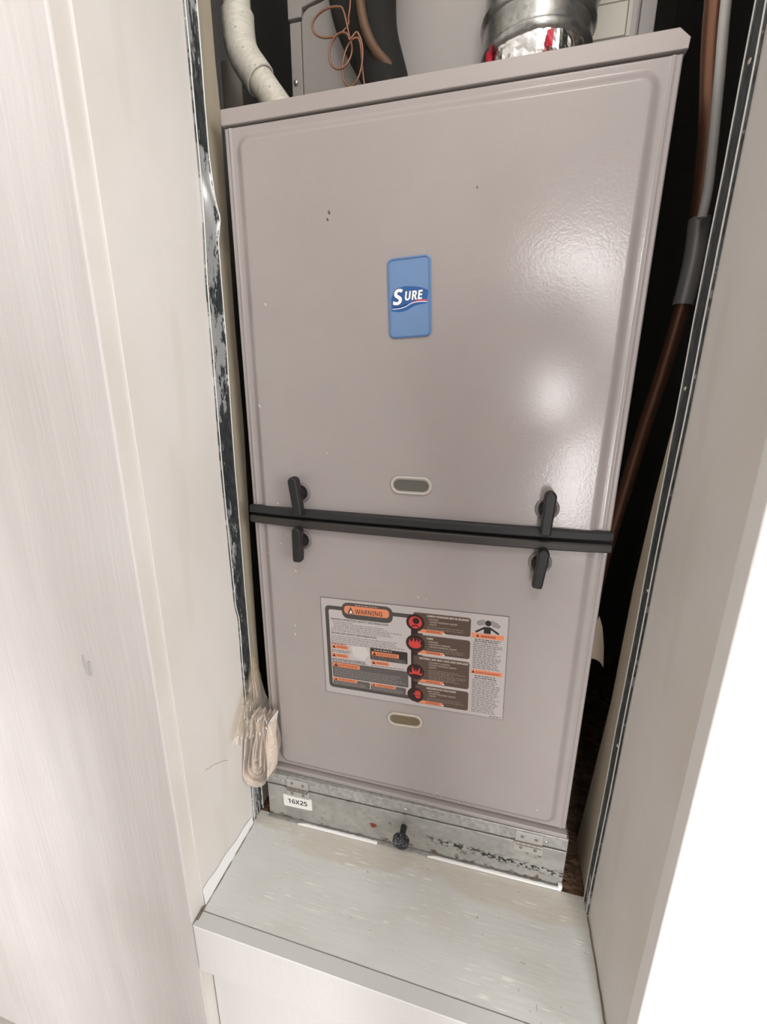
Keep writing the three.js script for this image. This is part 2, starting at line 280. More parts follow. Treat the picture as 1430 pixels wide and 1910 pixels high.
// the ledge and what is under it
struct('trim_5', bx(-0.165, 0.64, LEDGE - 0.022, LEDGE - 0.0012, -0.9, 0.0105), M.dirt, 'dirty brown platform board under the furnace', 'platform');
{
  const us = span(XL, XR, 60), vs = span(0.010, 0.1595, 24);
  const top = gridGeo(us, vs, (x, z) => [x, LEDGE + 0.0009 * (fbm((x + 1) * 30, z * 40, 4096, 4096, 5, 3) - 0.5), z], (x, z) => [(x - XL) / (XR - XL), (z - 0.01) / 0.1495]);
  top.scale(1, 1, 1); const ix = top.index.array; for (let i = 0; i < ix.length; i += 3) { const a = ix[i]; ix[i] = ix[i + 1]; ix[i + 1] = a; } top.computeVertexNormals();
  const body = bx(XL, XR, LEDGE - 0.022, LEDGE - 0.0012, 0.0105, 0.1595);
  struct('trim_6', [top, body], M.ledge, 'scuffed grey-white painted ledge board in front of the furnace', 'ledge');
}
{ const g = bx(XL, XR, LEDGE - 0.0855, LEDGE, -0.009, 0.009, 0.0018); g.rotateY(0.0); g.translate(0, 0, 0.1693); const fb = struct('trim_7', g, M.white, 'white painted fascia board along the front of the ledge', 'fascia'); part(fb, 'painted_top', bx(XL + 0.0005, XR - 0.0005, LEDGE - 0.0002, LEDGE + 0.0004, 0.1608, 0.1778, 0.0002), M.greyPaint, 'grey painted upper edge'); }
struct('trim_8', [bx(XL, XR, 0.0, LEDGE - 0.0855, 0.135, 0.156)], M.white, 'white lower panel recessed under the ledge fascia', 'panel');
{ // white caulk run along the foot of the left jamb and the cracked bead on the right
  const g = gridGeo(span(0.034, 0.1545, 20), span(0, 1, 4), (z, t) => { const h = mix(0.015, 0.027, sstep(0.03, 0.15, z)) + 0.0015 * Math.sin(z * 140); return [XL + 0.0003 + 0.0011 * Math.sin(Math.PI * (0.15 + 0.75 * t)) + 0.0016 * (1 - t) * (1 - t), LEDGE + 0.0004 + h * t, z]; });
  struct('trim_9', g, M.caulk, 'bright white caulk band along the foot of the left jamb', 'caulk');
  const pts = []; for (let i = 0; i <= 26; i++) { const z = mix(0.034, 0.172, i / 26); pts.push([XL + 0.0012 + 0.0015 * vnoise(i * 0.9, 3), LEDGE + 0.0004, z]); }
  struct('trim_10', tube(pts, 0.0011, 60, 6), std({ color: lin(0.17, 0.13, 0.10), roughness: 0.95 }), 'thin brown crack line between ledge and left jamb', 'crack');
  const q = []; for (let i = 0; i <= 26; i++) { const z = mix(0.034, 0.172, i / 26); q.push([XR - 0.0008 - 0.0014 * vnoise(i * 0.8, 9), LEDGE + 0.0004, z]); }
  struct('trim_11', tube(q, 0.0009, 60, 6), std({ color: lin(0.22, 0.17, 0.12), roughness: 0.95 }), 'thin brown crack line between ledge and right jamb', 'crack');
}
{ // raised drips and a hairline crack in the old paint
  const wl = scene.getObjectByName('wall_left');
  part(wl, 'paint_drip', tube([[-0.1165, B + 0.296, 0.1762], [-0.1172, B + 0.283, 0.1764], [-0.1145, B + 0.270, 0.1762]], 0.0011, 20, 6), M.panel);
  part(wl, 'paint_drip', tube([[-0.1095, B + 0.290, 0.1762], [-0.1100, B + 0.281, 0.1766], [-0.1105, B + 0.272, 0.1762]], 0.0014, 20, 6), M.panel);
  const pts = []; for (let i = 0; i <= 12; i++) pts.push([XL + 0.0001, B + mix(0.0775, 0.106, i / 12) + 0.003 * Math.sin(i * 0.26) - 0.002 * vnoise(i * 1.3, 4), mix(0.075, 0.121, i / 12)]);
  part(scene.getObjectByName('trim_1'), 'hairline_crack', tube(pts, 0.0003, 40, 5), std({ color: lin(0.36, 0.33, 0.30), roughness: 0.9 }));
}
// unseen hall ceiling lamp, added for fill
{
  const t = thing('added_ceiling_lamp', 'unseen white dome lamp added on the hall ceiling for fill', 'lamp', [FILL_LAMP[0], CEIL, FILL_LAMP[2]]);
  part(t, 'base', (() => { const g = cyl(0.19, 0.19, 0.03, 40); g.translate(0, -0.015, 0); return g; })(), M.white);
  part(t, 'lamp_shade', lathe([[0.17, -0.03], [0.168, -0.06], [0.15, -0.085], [0.11, -0.102], [0.05, -0.11], [0, -0.112]]), std({ color: lin(0.9, 0.88, 0.84), emissive: lin(1, 0.95, 0.88), emissiveIntensity: 3, roughness: 0.4 }));
}

// ================================================================= ZINC STRIPS ON THE JAMBS
function zincStrip(name, label, side, front, back, mat, bulge) {
  const t = thing(name, label, 'metal strip', [side < 0 ? XL : XR, LEDGE, 0]);
  const ys = []; for (let y = -0.088; y < 1.0; y += 0.004) ys.push(y); for (let y = 1.0; y <= 1.58; y += 0.05) ys.push(y);
  const prof = span(0, 1, 14), s = -side;                                     // s: away from the jamb
  const lift = (u) => 0.0016 + 0.0011 * Math.exp(-((u / 0.05) ** 2)) + 0.0013 * Math.exp(-(((u - 1) / 0.06) ** 2));
  const g = gridGeo([0, 0, 0.02, 0.05, 0.1, 0.2, 0.35, 0.5, 0.65, 0.8, 0.9, 0.94, 0.97, 1, 1].map((u, i) => (i === 0 ? -1 : i === 14 ? 2 : u)), ys, (u, y) => {
    const uu = clamp(u), z = mix(interp(front, y), interp(back, y), uu);
    const l = u < 0 || u > 1 ? 0.0003 : lift(uu) + bulge(uu, y);
    return [s * l, y + 0.088, z];
  }, (u, y) => [clamp(u), (y + 0.088) / 1.8]);
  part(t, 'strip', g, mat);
  for (const [tab, u, rr] of [[front, 0, 0.0007], [back, 1, 0.0008]]) part(t, 'hemmed_edge', tube(ys.filter((_, i) => i % 3 === 0).map((y) => [s * (lift(u) + bulge(u, y) + 0.0002), y + 0.088, interp(tab, y)]), rr, 260, 6), M.hem, 'bright hemmed edge');
  return t;
}
const gs = (v, c, w) => Math.exp(-(((v - c) / w) ** 2));
zincStrip('zinc_edge_strip', 'dented zinc strip with flaking white paint and painted reflections along left jamb', -1,
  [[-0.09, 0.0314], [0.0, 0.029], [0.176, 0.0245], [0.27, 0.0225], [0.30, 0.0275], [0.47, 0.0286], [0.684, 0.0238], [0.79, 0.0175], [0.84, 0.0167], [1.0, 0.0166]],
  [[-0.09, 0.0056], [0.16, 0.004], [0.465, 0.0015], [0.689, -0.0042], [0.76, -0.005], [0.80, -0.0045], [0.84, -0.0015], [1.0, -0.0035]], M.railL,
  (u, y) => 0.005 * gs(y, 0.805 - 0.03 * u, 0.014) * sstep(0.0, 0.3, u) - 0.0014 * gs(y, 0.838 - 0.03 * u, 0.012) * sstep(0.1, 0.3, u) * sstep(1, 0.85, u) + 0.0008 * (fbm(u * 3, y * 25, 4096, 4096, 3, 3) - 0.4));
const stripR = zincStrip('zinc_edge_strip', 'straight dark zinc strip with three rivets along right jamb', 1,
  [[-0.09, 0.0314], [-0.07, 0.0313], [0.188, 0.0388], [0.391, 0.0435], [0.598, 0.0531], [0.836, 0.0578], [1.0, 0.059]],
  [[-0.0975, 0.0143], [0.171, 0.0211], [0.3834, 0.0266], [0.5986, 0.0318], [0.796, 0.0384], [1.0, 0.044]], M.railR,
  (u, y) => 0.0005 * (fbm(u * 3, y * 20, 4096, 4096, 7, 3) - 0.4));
for (const [y, z] of [[0.5868, 0.0385], [0.3872, 0.0375], [0.1881, 0.0325], [0.82, 0.047]]) { const g = new THREE.SphereGeometry(0.0022, 14, 10); g.scale(0.6, 1, 1); g.translate(-0.0022, y + 0.088, z); part(stripR, 'rivet', g, M.screw); }

// ================================================================= FURNACE
const F = thing('furnace', 'tall grey sheet-metal furnace with two latched doors and a blue badge', 'furnace', [0, B, 0]);
const W = 0.445;
part(F, 'cabinet', (() => {
  const d0 = -0.72, f0 = -0.0115, t = 0.0012;
  return [bx(0, t, -0.0008, 0.873, d0, f0), bx(W - t, W, -0.0008, 0.873, d0, f0), bx(0, W, 0.871, 0.873, d0, f0), bx(0, W, -0.0008, 0.001, d0, f0), bx(0, W, 0, 0.873, d0, d0 + t), bx(0.002, W - 0.002, 0.41, 0.45, f0 - 0.006, f0 - 0.004)];
})(), M.cabinet);
part(F, 'top_rim', (() => {                                            // flange above the upper door, its right end clipped
  const s = new THREE.Shape(); s.moveTo(0.0002, 0.8615); s.lineTo(W, 0.8615); s.lineTo(W + 0.0005, 0.868); s.lineTo(W - 0.008, 0.8752); s.lineTo(0.0002, 0.8748); s.closePath();
  const g = new THREE.ExtrudeGeometry(s, { depth: 0.03, bevelEnabled: true, bevelSize: 0.0008, bevelThickness: 0.0008, bevelSegments: 2 }); g.translate(0, 0, -0.031);
  return uvMetres(g);
})(), M.cabinet);
part(F, 'bottom_rim', bx(0.0002, W - 0.0002, -0.0006, 0.0060, -0.02, 0.0045, 0.001), M.cabinet);
function doorGeo(y0, y1, topStep, botStep) {                           // pressed sheet: rolled rim, bead, and a raised field
  const x0 = 0.0008, x1 = W - 0.0008;
  const fine = (a, b, atA, atB) => { const r = []; const n = 90; const put = (v) => r.push(v); if (atA) for (let i = 0; i <= 56; i++) put(a + 0.034 * i / 56); else put(a); for (let i = 1; i < n; i++) put(mix(a + 0.034, b - 0.034, i / n)); if (atB) for (let i = 0; i <= 56; i++) put(b - 0.034 * (1 - i / 56)); else put(b); return [...new Set(r)].sort((p, q) => p - q); };
  const xs = fine(x0, x1, 1, 1), ys = fine(y0, y1, 1, 1);
  const z = (x, y) => {
    const dl = x - x0, dr = x1 - x, dt = y1 - y, db = y - y0, de = Math.min(dl, dr, topStep ? dt : 1, botStep ? db : 1);
    let q = 0;
    q -= 0.007 * (1 - Math.sqrt(1 - (1 - clamp(de / 0.0026)) ** 2));                         // rolled edge
    q += 0.0011 * Math.exp(-(((Math.min(dl, dr) - 0.0078) / 0.0014) ** 2));                    // bead beside the rim
    const ix = 0.0195 - Math.min(dl, dr), iy = Math.max(topStep ? 0.0135 - dt : -1, botStep ? 0.0105 - db : -1), r = 0.012; // raised field with round corners
    const cx = ix + r, cy = iy + r, dist = cx > 0 && cy > 0 ? Math.hypot(cx, cy) - r : Math.max(ix, iy);
    q += 0.0042 * sstep(0.0055, -0.0045, dist);
    q += 0.0005 * (fbm(x * 7 + 3, y * 5 + 2, 4096, 4096, 4, 2) - 0.5);                          // oil-canning of the sheet
    return q - 0.0015;
  };
  const face = gridGeo(xs, ys, (x, y) => [x, y, z(x, y)], (x, y) => [x / W, (y - y0) / (y1 - y0)]);
  return face;
}
const UD = [0.4265, 0.8598], LD = [0.0072, 0.4215];
const up = part(F, 'upper_door', doorGeo(...UD, true, false), doorMat(...UD), 'upper grey door with raised centre panel');
const lo = part(F, 'lower_door', doorGeo(...LD, false, true), doorMat(...LD), 'lower grey door with the warning label');
// the two black finger grips along the seam, bowed out in the middle
function grip(yb, yt, depth, lipDown) {
  const xs = span(0.0004, W - 0.0004, 60), bow = (x) => 0.0055 + depth * (1 - ((x - W / 2) / (W / 2)) ** 4 * 0.85 - 0.15 * ((x - W / 2) / (W / 2)) ** 2);
  const sag = (x) => (lipDown ? -0.001 * (1 - ((x - W / 2) / (W / 2)) ** 2) : 0);
  const ring = (x) => { const f = bow(x), y0 = yb + sag(x), c = 0.0016; return [[-0.006, y0], [f - c, y0], [f, y0 + c], [f, yt - c], [f - c, yt], [-0.006, yt], [-0.006, y0]]; };
  const g = gridGeo(span(0, 6, 6), xs, (k, x) => { const [z, y] = ring(x)[k]; return [x, y, z]; });
  const cap = (x) => { const r = ring(x).slice(0, 6), s = new THREE.Shape(r.map(([z, y]) => new THREE.Vector2(z, y))), q = new THREE.ShapeGeometry(s); q.rotateY(-Math.PI / 2); q.translate(x, 0, 0); return q; };
  return [g.toNonIndexed(), cap(xs[0]), cap(xs[60])].map((q) => { const k = q.index ? q.toNonIndexed() : q; k.computeVertexNormals(); return k; });
}
part(up, 'finger_grip', grip(0.4258, 0.4362, 0.0075), M.blackTrim, 'black plastic grip strip');
part(lo, 'finger_grip', grip(0.4125, 0.4222, 0.0085, true), std({ color: lin(0.035, 0.031, 0.028), roughness: 0.5 }), 'black plastic grip strip');
part(F, 'seam_backing', bx(0.002, W - 0.002, 0.4222, 0.4268, -0.011, -0.008), M.cabinet);
// quarter-turn latches
const leverGeo = (() => { const s = new THREE.Shape(); s.moveTo(-0.0062, -0.024); s.quadraticCurveTo(-0.0062, -0.0265, -0.003, -0.027); s.lineTo(0.003, -0.027); s.quadraticCurveTo(0.0062, -0.0265, 0.0062, -0.024); s.lineTo(0.0068, 0.016); s.absarc(0, 0.0165, 0.0068, 0, Math.PI); s.closePath(); const g = new THREE.ExtrudeGeometry(s, { depth: 0.0065, bevelEnabled: true, bevelSize: 0.0022, bevelOffset: -0.0022, bevelThickness: 0.0034, bevelSegments: 2, curveSegments: 10 }); g.scale(0.92, 1, 1); g.translate(0, 0, 0.0105); return g; })();
const hubGeo = (() => { const g = cyl(0.0075, 0.0085, 0.010, 24); g.rotateX(Math.PI / 2); g.translate(0, 0, 0.005); return g; })();
const cupGeo = (() => { const g = lathe([[0.0085, 0.0006], [0.0098, 0.0022], [0.0112, 0.0030], [0.0125, 0.0024], [0.0132, 0]], 40); g.rotateX(Math.PI / 2); return g; })();
for (const [door, x, y, a, tag] of [[up, 0.0752, 0.4575, 0.13, 1], [up, 0.3742, 0.4580, -0.03, 1], [lo, 0.0745, 0.3935, -0.02, 0], [lo, 0.3727, 0.3935, -0.09, 0]]) {
  const l = new THREE.Group(); l.name = 'latch'; l.position.set(x, y, 0.003); door.add(l);
  part(l, 'grommet', cupGeo, M.grommet); part(l, 'hub', hubGeo, M.black);
  const lv = part(l, 'lever', leverGeo, M.black); lv.rotation.z = a; if (!tag) lv.scale.y = 0.94;
}
// sight glasses
const glassMat = std({ color: lin(0.10, 0.095, 0.08), roughness: 0.12 });
for (const [door, x, y, a, rim, fill] of [[up, 0.2193, 0.4752, 0.0, lin(0.55, 0.51, 0.47), lin(0.115, 0.11, 0.095)], [lo, 0.2180, 0.1400, 0.06, lin(0.56, 0.51, 0.42), lin(0.16, 0.125, 0.075)]]) {
  const w = new THREE.Group(); w.name = 'sight_window'; w.position.set(x, y, 0.0036); w.rotation.z = a; door.add(w);
  const L = 0.0142, R = 0.0093, pts = []; for (let i = 0; i < 48; i++) { const t = i / 48 * Math.PI * 2; pts.push([Math.cos(t) > 0 ? L + R * Math.cos(t) : -L + R * Math.cos(t), R * Math.sin(t), 0.0002]); }
  const rg = new THREE.TubeGeometry(new THREE.CatmullRomCurve3(pts.map((p) => V(...p)), true), 120, 0.0016, 8, true); rg.scale(1, 1, 0.8);
  part(w, 'rim', rg, std({ color: rim, roughness: 0.4 }));
  const g = new THREE.ExtrudeGeometry(roundRect(2 * (L + R) - 0.001, 2 * R - 0.001, R - 0.0008), { depth: 0.0009, bevelEnabled: false }); g.translate(0, 0, -0.0008);
  part(w, 'glass', g, std({ color: fill, roughness: 0.1 }), 'dark glossy sight glass');
  const ip = pts.map(([px, py]) => [px * 0.92, py * 0.78, 0.0003]); part(w, 'inner_lip', new THREE.TubeGeometry(new THREE.CatmullRomCurve3(ip.map((p) => V(...p)), true), 100, 0.0006, 6, true), std({ color: rim.clone().multiplyScalar(0.7), roughness: 0.3 }));
}
// blue badge on the upper door
{
  const bw = 0.0472, bh = 0.0797;
  const tex = canvasTex(590, 996, (c, w, h) => {
    c.fillStyle = '#6f8fba'; c.fillRect(0, 0, w, h);
    c.beginPath(); c.moveTo(0.075 * w, 0.49 * h); c.bezierCurveTo(0.12 * w, 0.40 * h, 0.28 * w, 0.352 * h, 0.42 * w, 0.355 * h); c.bezierCurveTo(0.62 * w, 0.362 * h, 0.80 * w, 0.38 * h, 0.93 * w, 0.43 * h); c.lineTo(0.90 * w, 0.585 * h); c.bezierCurveTo(0.74 * w, 0.60 * h, 0.66 * w, 0.585 * h, 0.52 * w, 0.63 * h); c.bezierCurveTo(0.40 * w, 0.675 * h, 0.22 * w, 0.675 * h, 0.075 * w, 0.645 * h); c.closePath(); c.fillStyle = '#2d5fa0'; c.fill();
    c.save(); c.transform(1, 0, -0.14, 1, 0.02 * w, 0); c.lineJoin = 'round'; c.textBaseline = 'alphabetic';
    const word = (s, px, x, y) => { c.font = `bold ${px}px sans-serif`; c.lineWidth = px * 0.10; c.strokeStyle = '#1f3f70'; c.strokeText(s, x, y); c.fillStyle = '#ffffff'; c.fillText(s, x, y); c.lineWidth = px * 0.025; c.strokeStyle = '#ffffff'; c.strokeText(s, x, y); };
    word('S', 262, 0.21 * w, 0.572 * h);
    c.save(); c.translate(0.475 * w, 0.528 * h); c.scale(0.86, 1); word('URE', 152, 0, 0); c.restore();
    c.restore();
    c.lineCap = 'butt'; c.strokeStyle = '#f4f6fb'; c.lineWidth = 9; c.beginPath(); c.moveTo(0.10 * w, 0.622 * h); c.bezierCurveTo(0.36 * w, 0.632 * h, 0.42 * w, 0.60 * h, 0.52 * w, 0.575 * h); c.bezierCurveTo(0.66 * w, 0.548 * h, 0.78 * w, 0.56 * h, 0.90 * w, 0.567 * h); c.stroke();
    c.strokeStyle = '#17396b'; c.lineWidth = 14; c.beginPath(); c.moveTo(0.11 * w, 0.606 * h); c.bezierCurveTo(0.3 * w, 0.612 * h, 0.38 * w, 0.59 * h, 0.46 * w, 0.575 * h); c.stroke();
    c.fillStyle = '#d8596b'; c.beginPath(); c.moveTo(0.50 * w, 0.572 * h); c.bezierCurveTo(0.62 * w, 0.532 * h, 0.78 * w, 0.532 * h, 0.90 * w, 0.536 * h); c.lineTo(0.88 * w, 0.562 * h); c.bezierCurveTo(0.76 * w, 0.55 * h, 0.64 * w, 0.548 * h, 0.50 * w, 0.572 * h); c.fill();
  });
  const g = new THREE.ExtrudeGeometry(roundRect(bw - 0.0016, bh - 0.0016, 0.0056), { depth: 0.0008, bevelEnabled: true, bevelSize: 0.0008, bevelThickness: 0.0006, bevelSegments: 2, curveSegments: 10 });
  const p = g.attributes.position, uv = g.attributes.uv; for (let i = 0; i < p.count; i++) uv.setXY(i, p.getX(i) / bw + 0.5, p.getY(i) / bh + 0.5);
  const b = part(up, 'badge', g, new THREE.MeshPhysicalMaterial({ map: tex, roughness: 0.3 }), 'blue plastic badge with white SURE lettering');
  b.position.set(0.2131, 0.6798, 0.003); b.rotation.z = 0.043;
  const rim = roundRect(bw - 0.0034, bh - 0.0034, 0.0048).getSpacedPoints(90).map((q) => V(q.x, q.y, 0.0016));
  part(b, 'badge_rim', new THREE.TubeGeometry(new THREE.CatmullRomCurve3(rim.slice(0, -1), true), 180, 0.0008, 6, true), std({ color: lin(0.115, 0.23, 0.44), roughness: 0.28 }), 'raised blue border');
}
// warning label on the lower door
{
  const LW = 0.2475, LH = 0.1500;
  const tex = canvasTex(1650, 1000, (c, w, h) => {
    const X = (u) => u * w, Y = (v) => v * h;
    const rr = (x0, y0, x1, y1, r, col) => { c.fillStyle = col; c.beginPath(); const a = X(x0), b = Y(y0), d = X(x1) - a, e = Y(y1) - b; c.moveTo(a + r, b); c.lineTo(a + d - r, b); c.quadraticCurveTo(a + d, b, a + d, b + r); c.lineTo(a + d, b + e - r); c.quadraticCurveTo(a + d, b + e, a + d - r, b + e); c.lineTo(a + r, b + e); c.quadraticCurveTo(a, b + e, a, b + e - r); c.lineTo(a, b + r); c.quadraticCurveTo(a, b, a + r, b); c.fill(); };
    const txt = (s, x, y, px, col, bold = true, wid) => { c.font = `${bold ? 'bold ' : ''}${px}px sans-serif`; c.fillStyle = col; if (wid) { c.save(); c.translate(X(x), Y(y)); const m = c.measureText(s).width; c.scale(X(wid) / m, 1); c.fillText(s, 0, 0); c.restore(); } else c.fillText(s, X(x), Y(y)); };
    const lines = (x0, x1, y0, y1, n, col, lw, jag = 0.12) => { c.fillStyle = col; for (let i = 0; i < n; i++) { const y = mix(y0, y1, n > 1 ? i / (n - 1) : 0), end = x1 - (x1 - x0) * jag * hash(i, Math.round(x0 * 999), Math.round(y0 * 999)); let x = x0; let k = 0; while (x < end) { const l = 0.008 + 0.018 * hash(i, k++, 77); c.fillRect(X(x), Y(y) - lw / 2, X(Math.min(l, end - x)), lw); x += l + 0.004; } } };
    const BODY = '#b9b2b1', DK = '#4a4644', OR = '#e08a63', BR = '#57463c', RD = '#cf3f3c', DR = '#2a1211', GY = '#5b5654';
    c.fillStyle = BODY; c.fillRect(0, 0, w, h);
    c.strokeStyle = '#6a6260'; c.lineWidth = 4; c.strokeRect(2, 2, w - 4, h - 4);
    // dark outline of the left field
    rr(0.024, 0.075, 0.535, 0.935, 46, DK); rr(0.045, 0.113, 0.515, 0.897, 22, '#c0b9b8');
    rr(0.123, 0.028, 0.410, 0.188, 72, DK); rr(0.137, 0.058, 0.390, 0.140, 38, OR);
    c.fillStyle = DK; c.beginPath(); c.moveTo(X(0.155), Y(0.135)); c.lineTo(X(0.174), Y(0.066)); c.lineTo(X(0.193), Y(0.135)); c.fill(); c.fillStyle = '#f3e6da'; c.beginPath(); c.moveTo(X(0.165), Y(0.13)); c.lineTo(X(0.175), Y(0.098)); c.lineTo(X(0.185), Y(0.13)); c.fill();
    txt('WARNING', 0.200, 0.130, 62, '#5d4335', true, 0.155); lines(0.2, 0.33, 0.047, 0.047, 1, '#c9a58f', 7, 0);
    txt('OWNER/OPERATOR SAFETY INFORMATION', 0.054, 0.216, 27, '#3a3534', true, 0.330);
    lines(0.062, 0.20, 0.233, 0.233, 1, '#7d7674', 7); lines(0.070, 0.47, 0.250, 0.286, 3, '#7d7674', 7, 0.3); lines(0.054, 0.46, 0.304, 0.322, 2, '#7d7674', 7, 0.25);
    txt('INSTALLER SAFETY INFORMATION', 0.052, 0.358, 27, '#3a3534', true, 0.265);
    lines(0.052, 0.475, 0.378, 0.450, 5, '#7d7674', 7, 0.2);
    const tag = (x0, y0, x1, y1, s) => { rr(x0, y0, x1, y1, 5, OR); c.fillStyle = '#4a2a1c'; c.beginPath(); const b = Y(y1) - 4, t = Y(y0) + 4, m = (b - t) * 0.55; c.moveTo(X(x0) + 8, b); c.lineTo(X(x0) + 8 + m, t); c.lineTo(X(x0) + 8 + 2 * m, b); c.fill(); txt(s, x0 + 0.03, y1 - 0.008, (Y(y1) - Y(y0)) * 0.82, '#8a4a2c', true, (x1 - x0) - 0.04); };
    lines(0.05, 0.15, 0.462, 0.462, 1, '#8a4a3c', 10); tag(0.050, 0.472, 0.152, 0.510, 'WARNING'); lines(0.05, 0.17, 0.527, 0.545, 2, '#6d6664', 9);
    tag(0.048, 0.563, 0.149, 0.602, 'WARNING'); lines(0.05, 0.26, 0.618, 0.640, 3, '#6d6664', 8);
    c.fillStyle = '#cfcac7'; c.beginPath(); c.moveTo(X(0.17), Y(0.47)); c.lineTo(X(0.25), Y(0.455)); c.lineTo(X(0.272), Y(0.53)); c.lineTo(X(0.24), Y(0.60)); c.lineTo(X(0.18), Y(0.575)); c.fill();
    rr(0.278, 0.455, 0.488, 0.576, 10, '#332b28'); lines(0.300, 0.40, 0.473, 0.473, 1, '#b9a79e', 10, 0); tag(0.286, 0.490, 0.440, 0.532, 'AVERTISSEMENT'); lines(0.286, 0.48, 0.545, 0.562, 2, '#8d827c', 7);
    tag(0.282, 0.586, 0.386, 0.624, 'WARNING'); lines(0.282, 0.475, 0.637, 0.66, 2, '#6d6664', 8);
    rr(0.050, 0.652, 0.492, 0.818, 14, GY); tag(0.054, 0.660, 0.214, 0.706, 'AVERTISSEMENT'); lines(0.06, 0.48, 0.722, 0.80, 6, '#8d8784', 6, 0.15);
    rr(0.050, 0.828, 0.270, 0.895, 10, GY); tag(0.053, 0.823, 0.195, 0.857, 'AVERTISSEMENT'); lines(0.06, 0.26, 0.868, 0.884, 2, '#8d8784', 6);
    rr(0.276, 0.828, 0.478, 0.906, 10, GY); tag(0.280, 0.826, 0.42, 0.858, 'AVERTISSEMENT'); lines(0.285, 0.47, 0.868, 0.895, 3, '#8d8784', 6);
    // hazard boxes
    c.fillStyle = DR; c.fillRect(X(0.508), Y(0.10), X(0.062), Y(0.83));
    const box = (y0, y1, xl) => rr(xl, y0, 0.817, y1, 26, BR);
    box(0.050, 0.228, 0.520); box(0.262, 0.442, 0.520); box(0.470, 0.742, 0.520); box(0.768, 0.962, 0.530);
    c.fillStyle = '#c0b9b8'; for (const y of [0.229, 0.443, 0.743]) c.fillRect(X(0.545), Y(y), X(0.275), Y(0.02));
    for (const [y, s] of [[0.205, 0], [0.412, 0], [0.705, 0], [0.927, 0]]) { c.fillStyle = OR; c.beginPath(); c.moveTo(X(0.545), Y(y + 0.033)); c.lineTo(X(0.570), Y(y)); c.lineTo(X(0.685), Y(y)); c.lineTo(X(0.672), Y(y + 0.033)); c.fill(); txt('WARNING', 0.590, y + 0.028, 28, '#8a3d22', true, 0.075); c.fillStyle = '#e9dcd2'; c.beginPath(); c.arc(X(0.682), Y(y + 0.024), 9, 0, 7); c.fill(); }
    const hz = (y, s, wd, rows) => { txt(s, 0.592, y, 27, '#d9cfc8', true, wd); let q = y + 0.022; for (const r of rows) { txt(r, 0.600, q + 0.006, 19, '#b7aaa2', true); q += 0.024; } lines(0.595, 0.80, q, q + 0.02, 2, '#8e8077', 6); };
    hz(0.083, 'CARBON MONOXIDE MAY BE RELEASED', 0.215, ['CAUSING:', '• SEVERE PERSONAL INJURY', '• DEATH']);
    hz(0.300, 'FIRE', 0.034, ['CAUSING:', '• PROPERTY DAMAGE', '• SEVERE PERSONAL INJURY']);
    txt('NATURAL GAS MAY LEAK AND EXPLODE', 0.552, 0.503, 27, '#d9cfc8', true, 0.258); { let q = 0.528; for (const r of ['• PROPERTY DAMAGE', '• SEVERE PERSONAL INJURY', '• DEATH']) { txt(r, 0.600, q + 0.006, 19, '#b7aaa2', true); q += 0.024; } lines(0.602, 0.805, 0.602, 0.698, 7, '#8e8077', 6, 0.35); }
    hz(0.800, 'HAZARDOUS VOLTAGE!', 0.160, ['MAY CAUSE:', '• SEVERE PERSONAL INJURY', '• DEATH']);
    for (const [y, r] of [[0.149, 80], [0.352, 84], [0.638, 78], [0.880, 74]]) { c.fillStyle = DR; c.beginPath(); c.arc(X(0.531), Y(y), r, 0, 7); c.fill(); }
    { const cx = X(0.531), cy = Y(0.149); c.fillStyle = RD; c.beginPath(); c.arc(cx, cy, 58, 0, 7); c.fill(); c.fillStyle = DR; c.beginPath(); c.arc(cx + 6, cy - 16, 30, 0, 7); c.fill(); c.beginPath(); c.moveTo(cx - 40, cy + 44); c.quadraticCurveTo(cx, cy + 2, cx + 40, cy + 44); c.fill(); c.fillStyle = RD; c.beginPath(); c.ellipse(cx, cy + 44, 24, 10, 0, 0, 7); c.fill(); }
    { const cx = X(0.529), cy = Y(0.352); c.fillStyle = RD; c.beginPath(); c.moveTo(cx - 58, cy + 6); for (const [dx, dy] of [[-46, -44], [-30, -2], [-12, -58], [2, -8], [22, -50], [26, -6], [52, -46], [46, 4], [58, 12]]) c.lineTo(cx + dx, cy + dy); c.bezierCurveTo(cx + 50, cy + 62, cx - 50, cy + 66, cx - 58, cy + 6); c.fill(); }
    { const cx = X(0.532), cy = Y(0.638); c.fillStyle = RD; c.beginPath(); c.moveTo(cx - 54, cy + 36); for (const [dx, dy] of [[-62, 8], [-34, 18], [-30, -54], [-8, 4], [2, -30], [12, 4], [40, -50], [36, 16], [64, 4], [54, 36]]) c.lineTo(cx + dx, cy + dy); c.quadraticCurveTo(cx, cy + 16, cx - 54, cy + 36); c.fill(); }
    { const cx = X(0.545), cy = Y(0.870); c.fillStyle = RD; c.beginPath(); c.ellipse(cx, cy + 14, 26, 32, 0, 0, 7); c.fill(); for (let i = 0; i < 4; i++) c.fillRect(cx - 25 + i * 13, cy - 42 + Math.abs(i - 1.5) * 6, 10, 50); c.fillRect(cx - 42, cy - 4, 22, 12); c.fillStyle = DR; c.fillRect(cx - 20, cy + 14, 42, 5); }
    // right column
    c.fillStyle = '#8f8987'; for (const [u, v, r] of [[0.860, 0.085, 24], [0.875, 0.078, 26], [0.935, 0.090, 26], [0.950, 0.10, 20], [0.92, 0.075, 22]]) { c.beginPath(); c.arc(X(u), Y(v), r, 0, 7); c.fill(); }
    c.strokeStyle = '#1c1817'; c.lineWidth = 17; c.lineCap = 'round'; c.beginPath(); c.moveTo(X(0.845), Y(0.168)); c.lineTo(X(0.885), Y(0.125)); c.lineTo(X(0.912), Y(0.125)); c.lineTo(X(0.952), Y(0.168)); c.stroke();
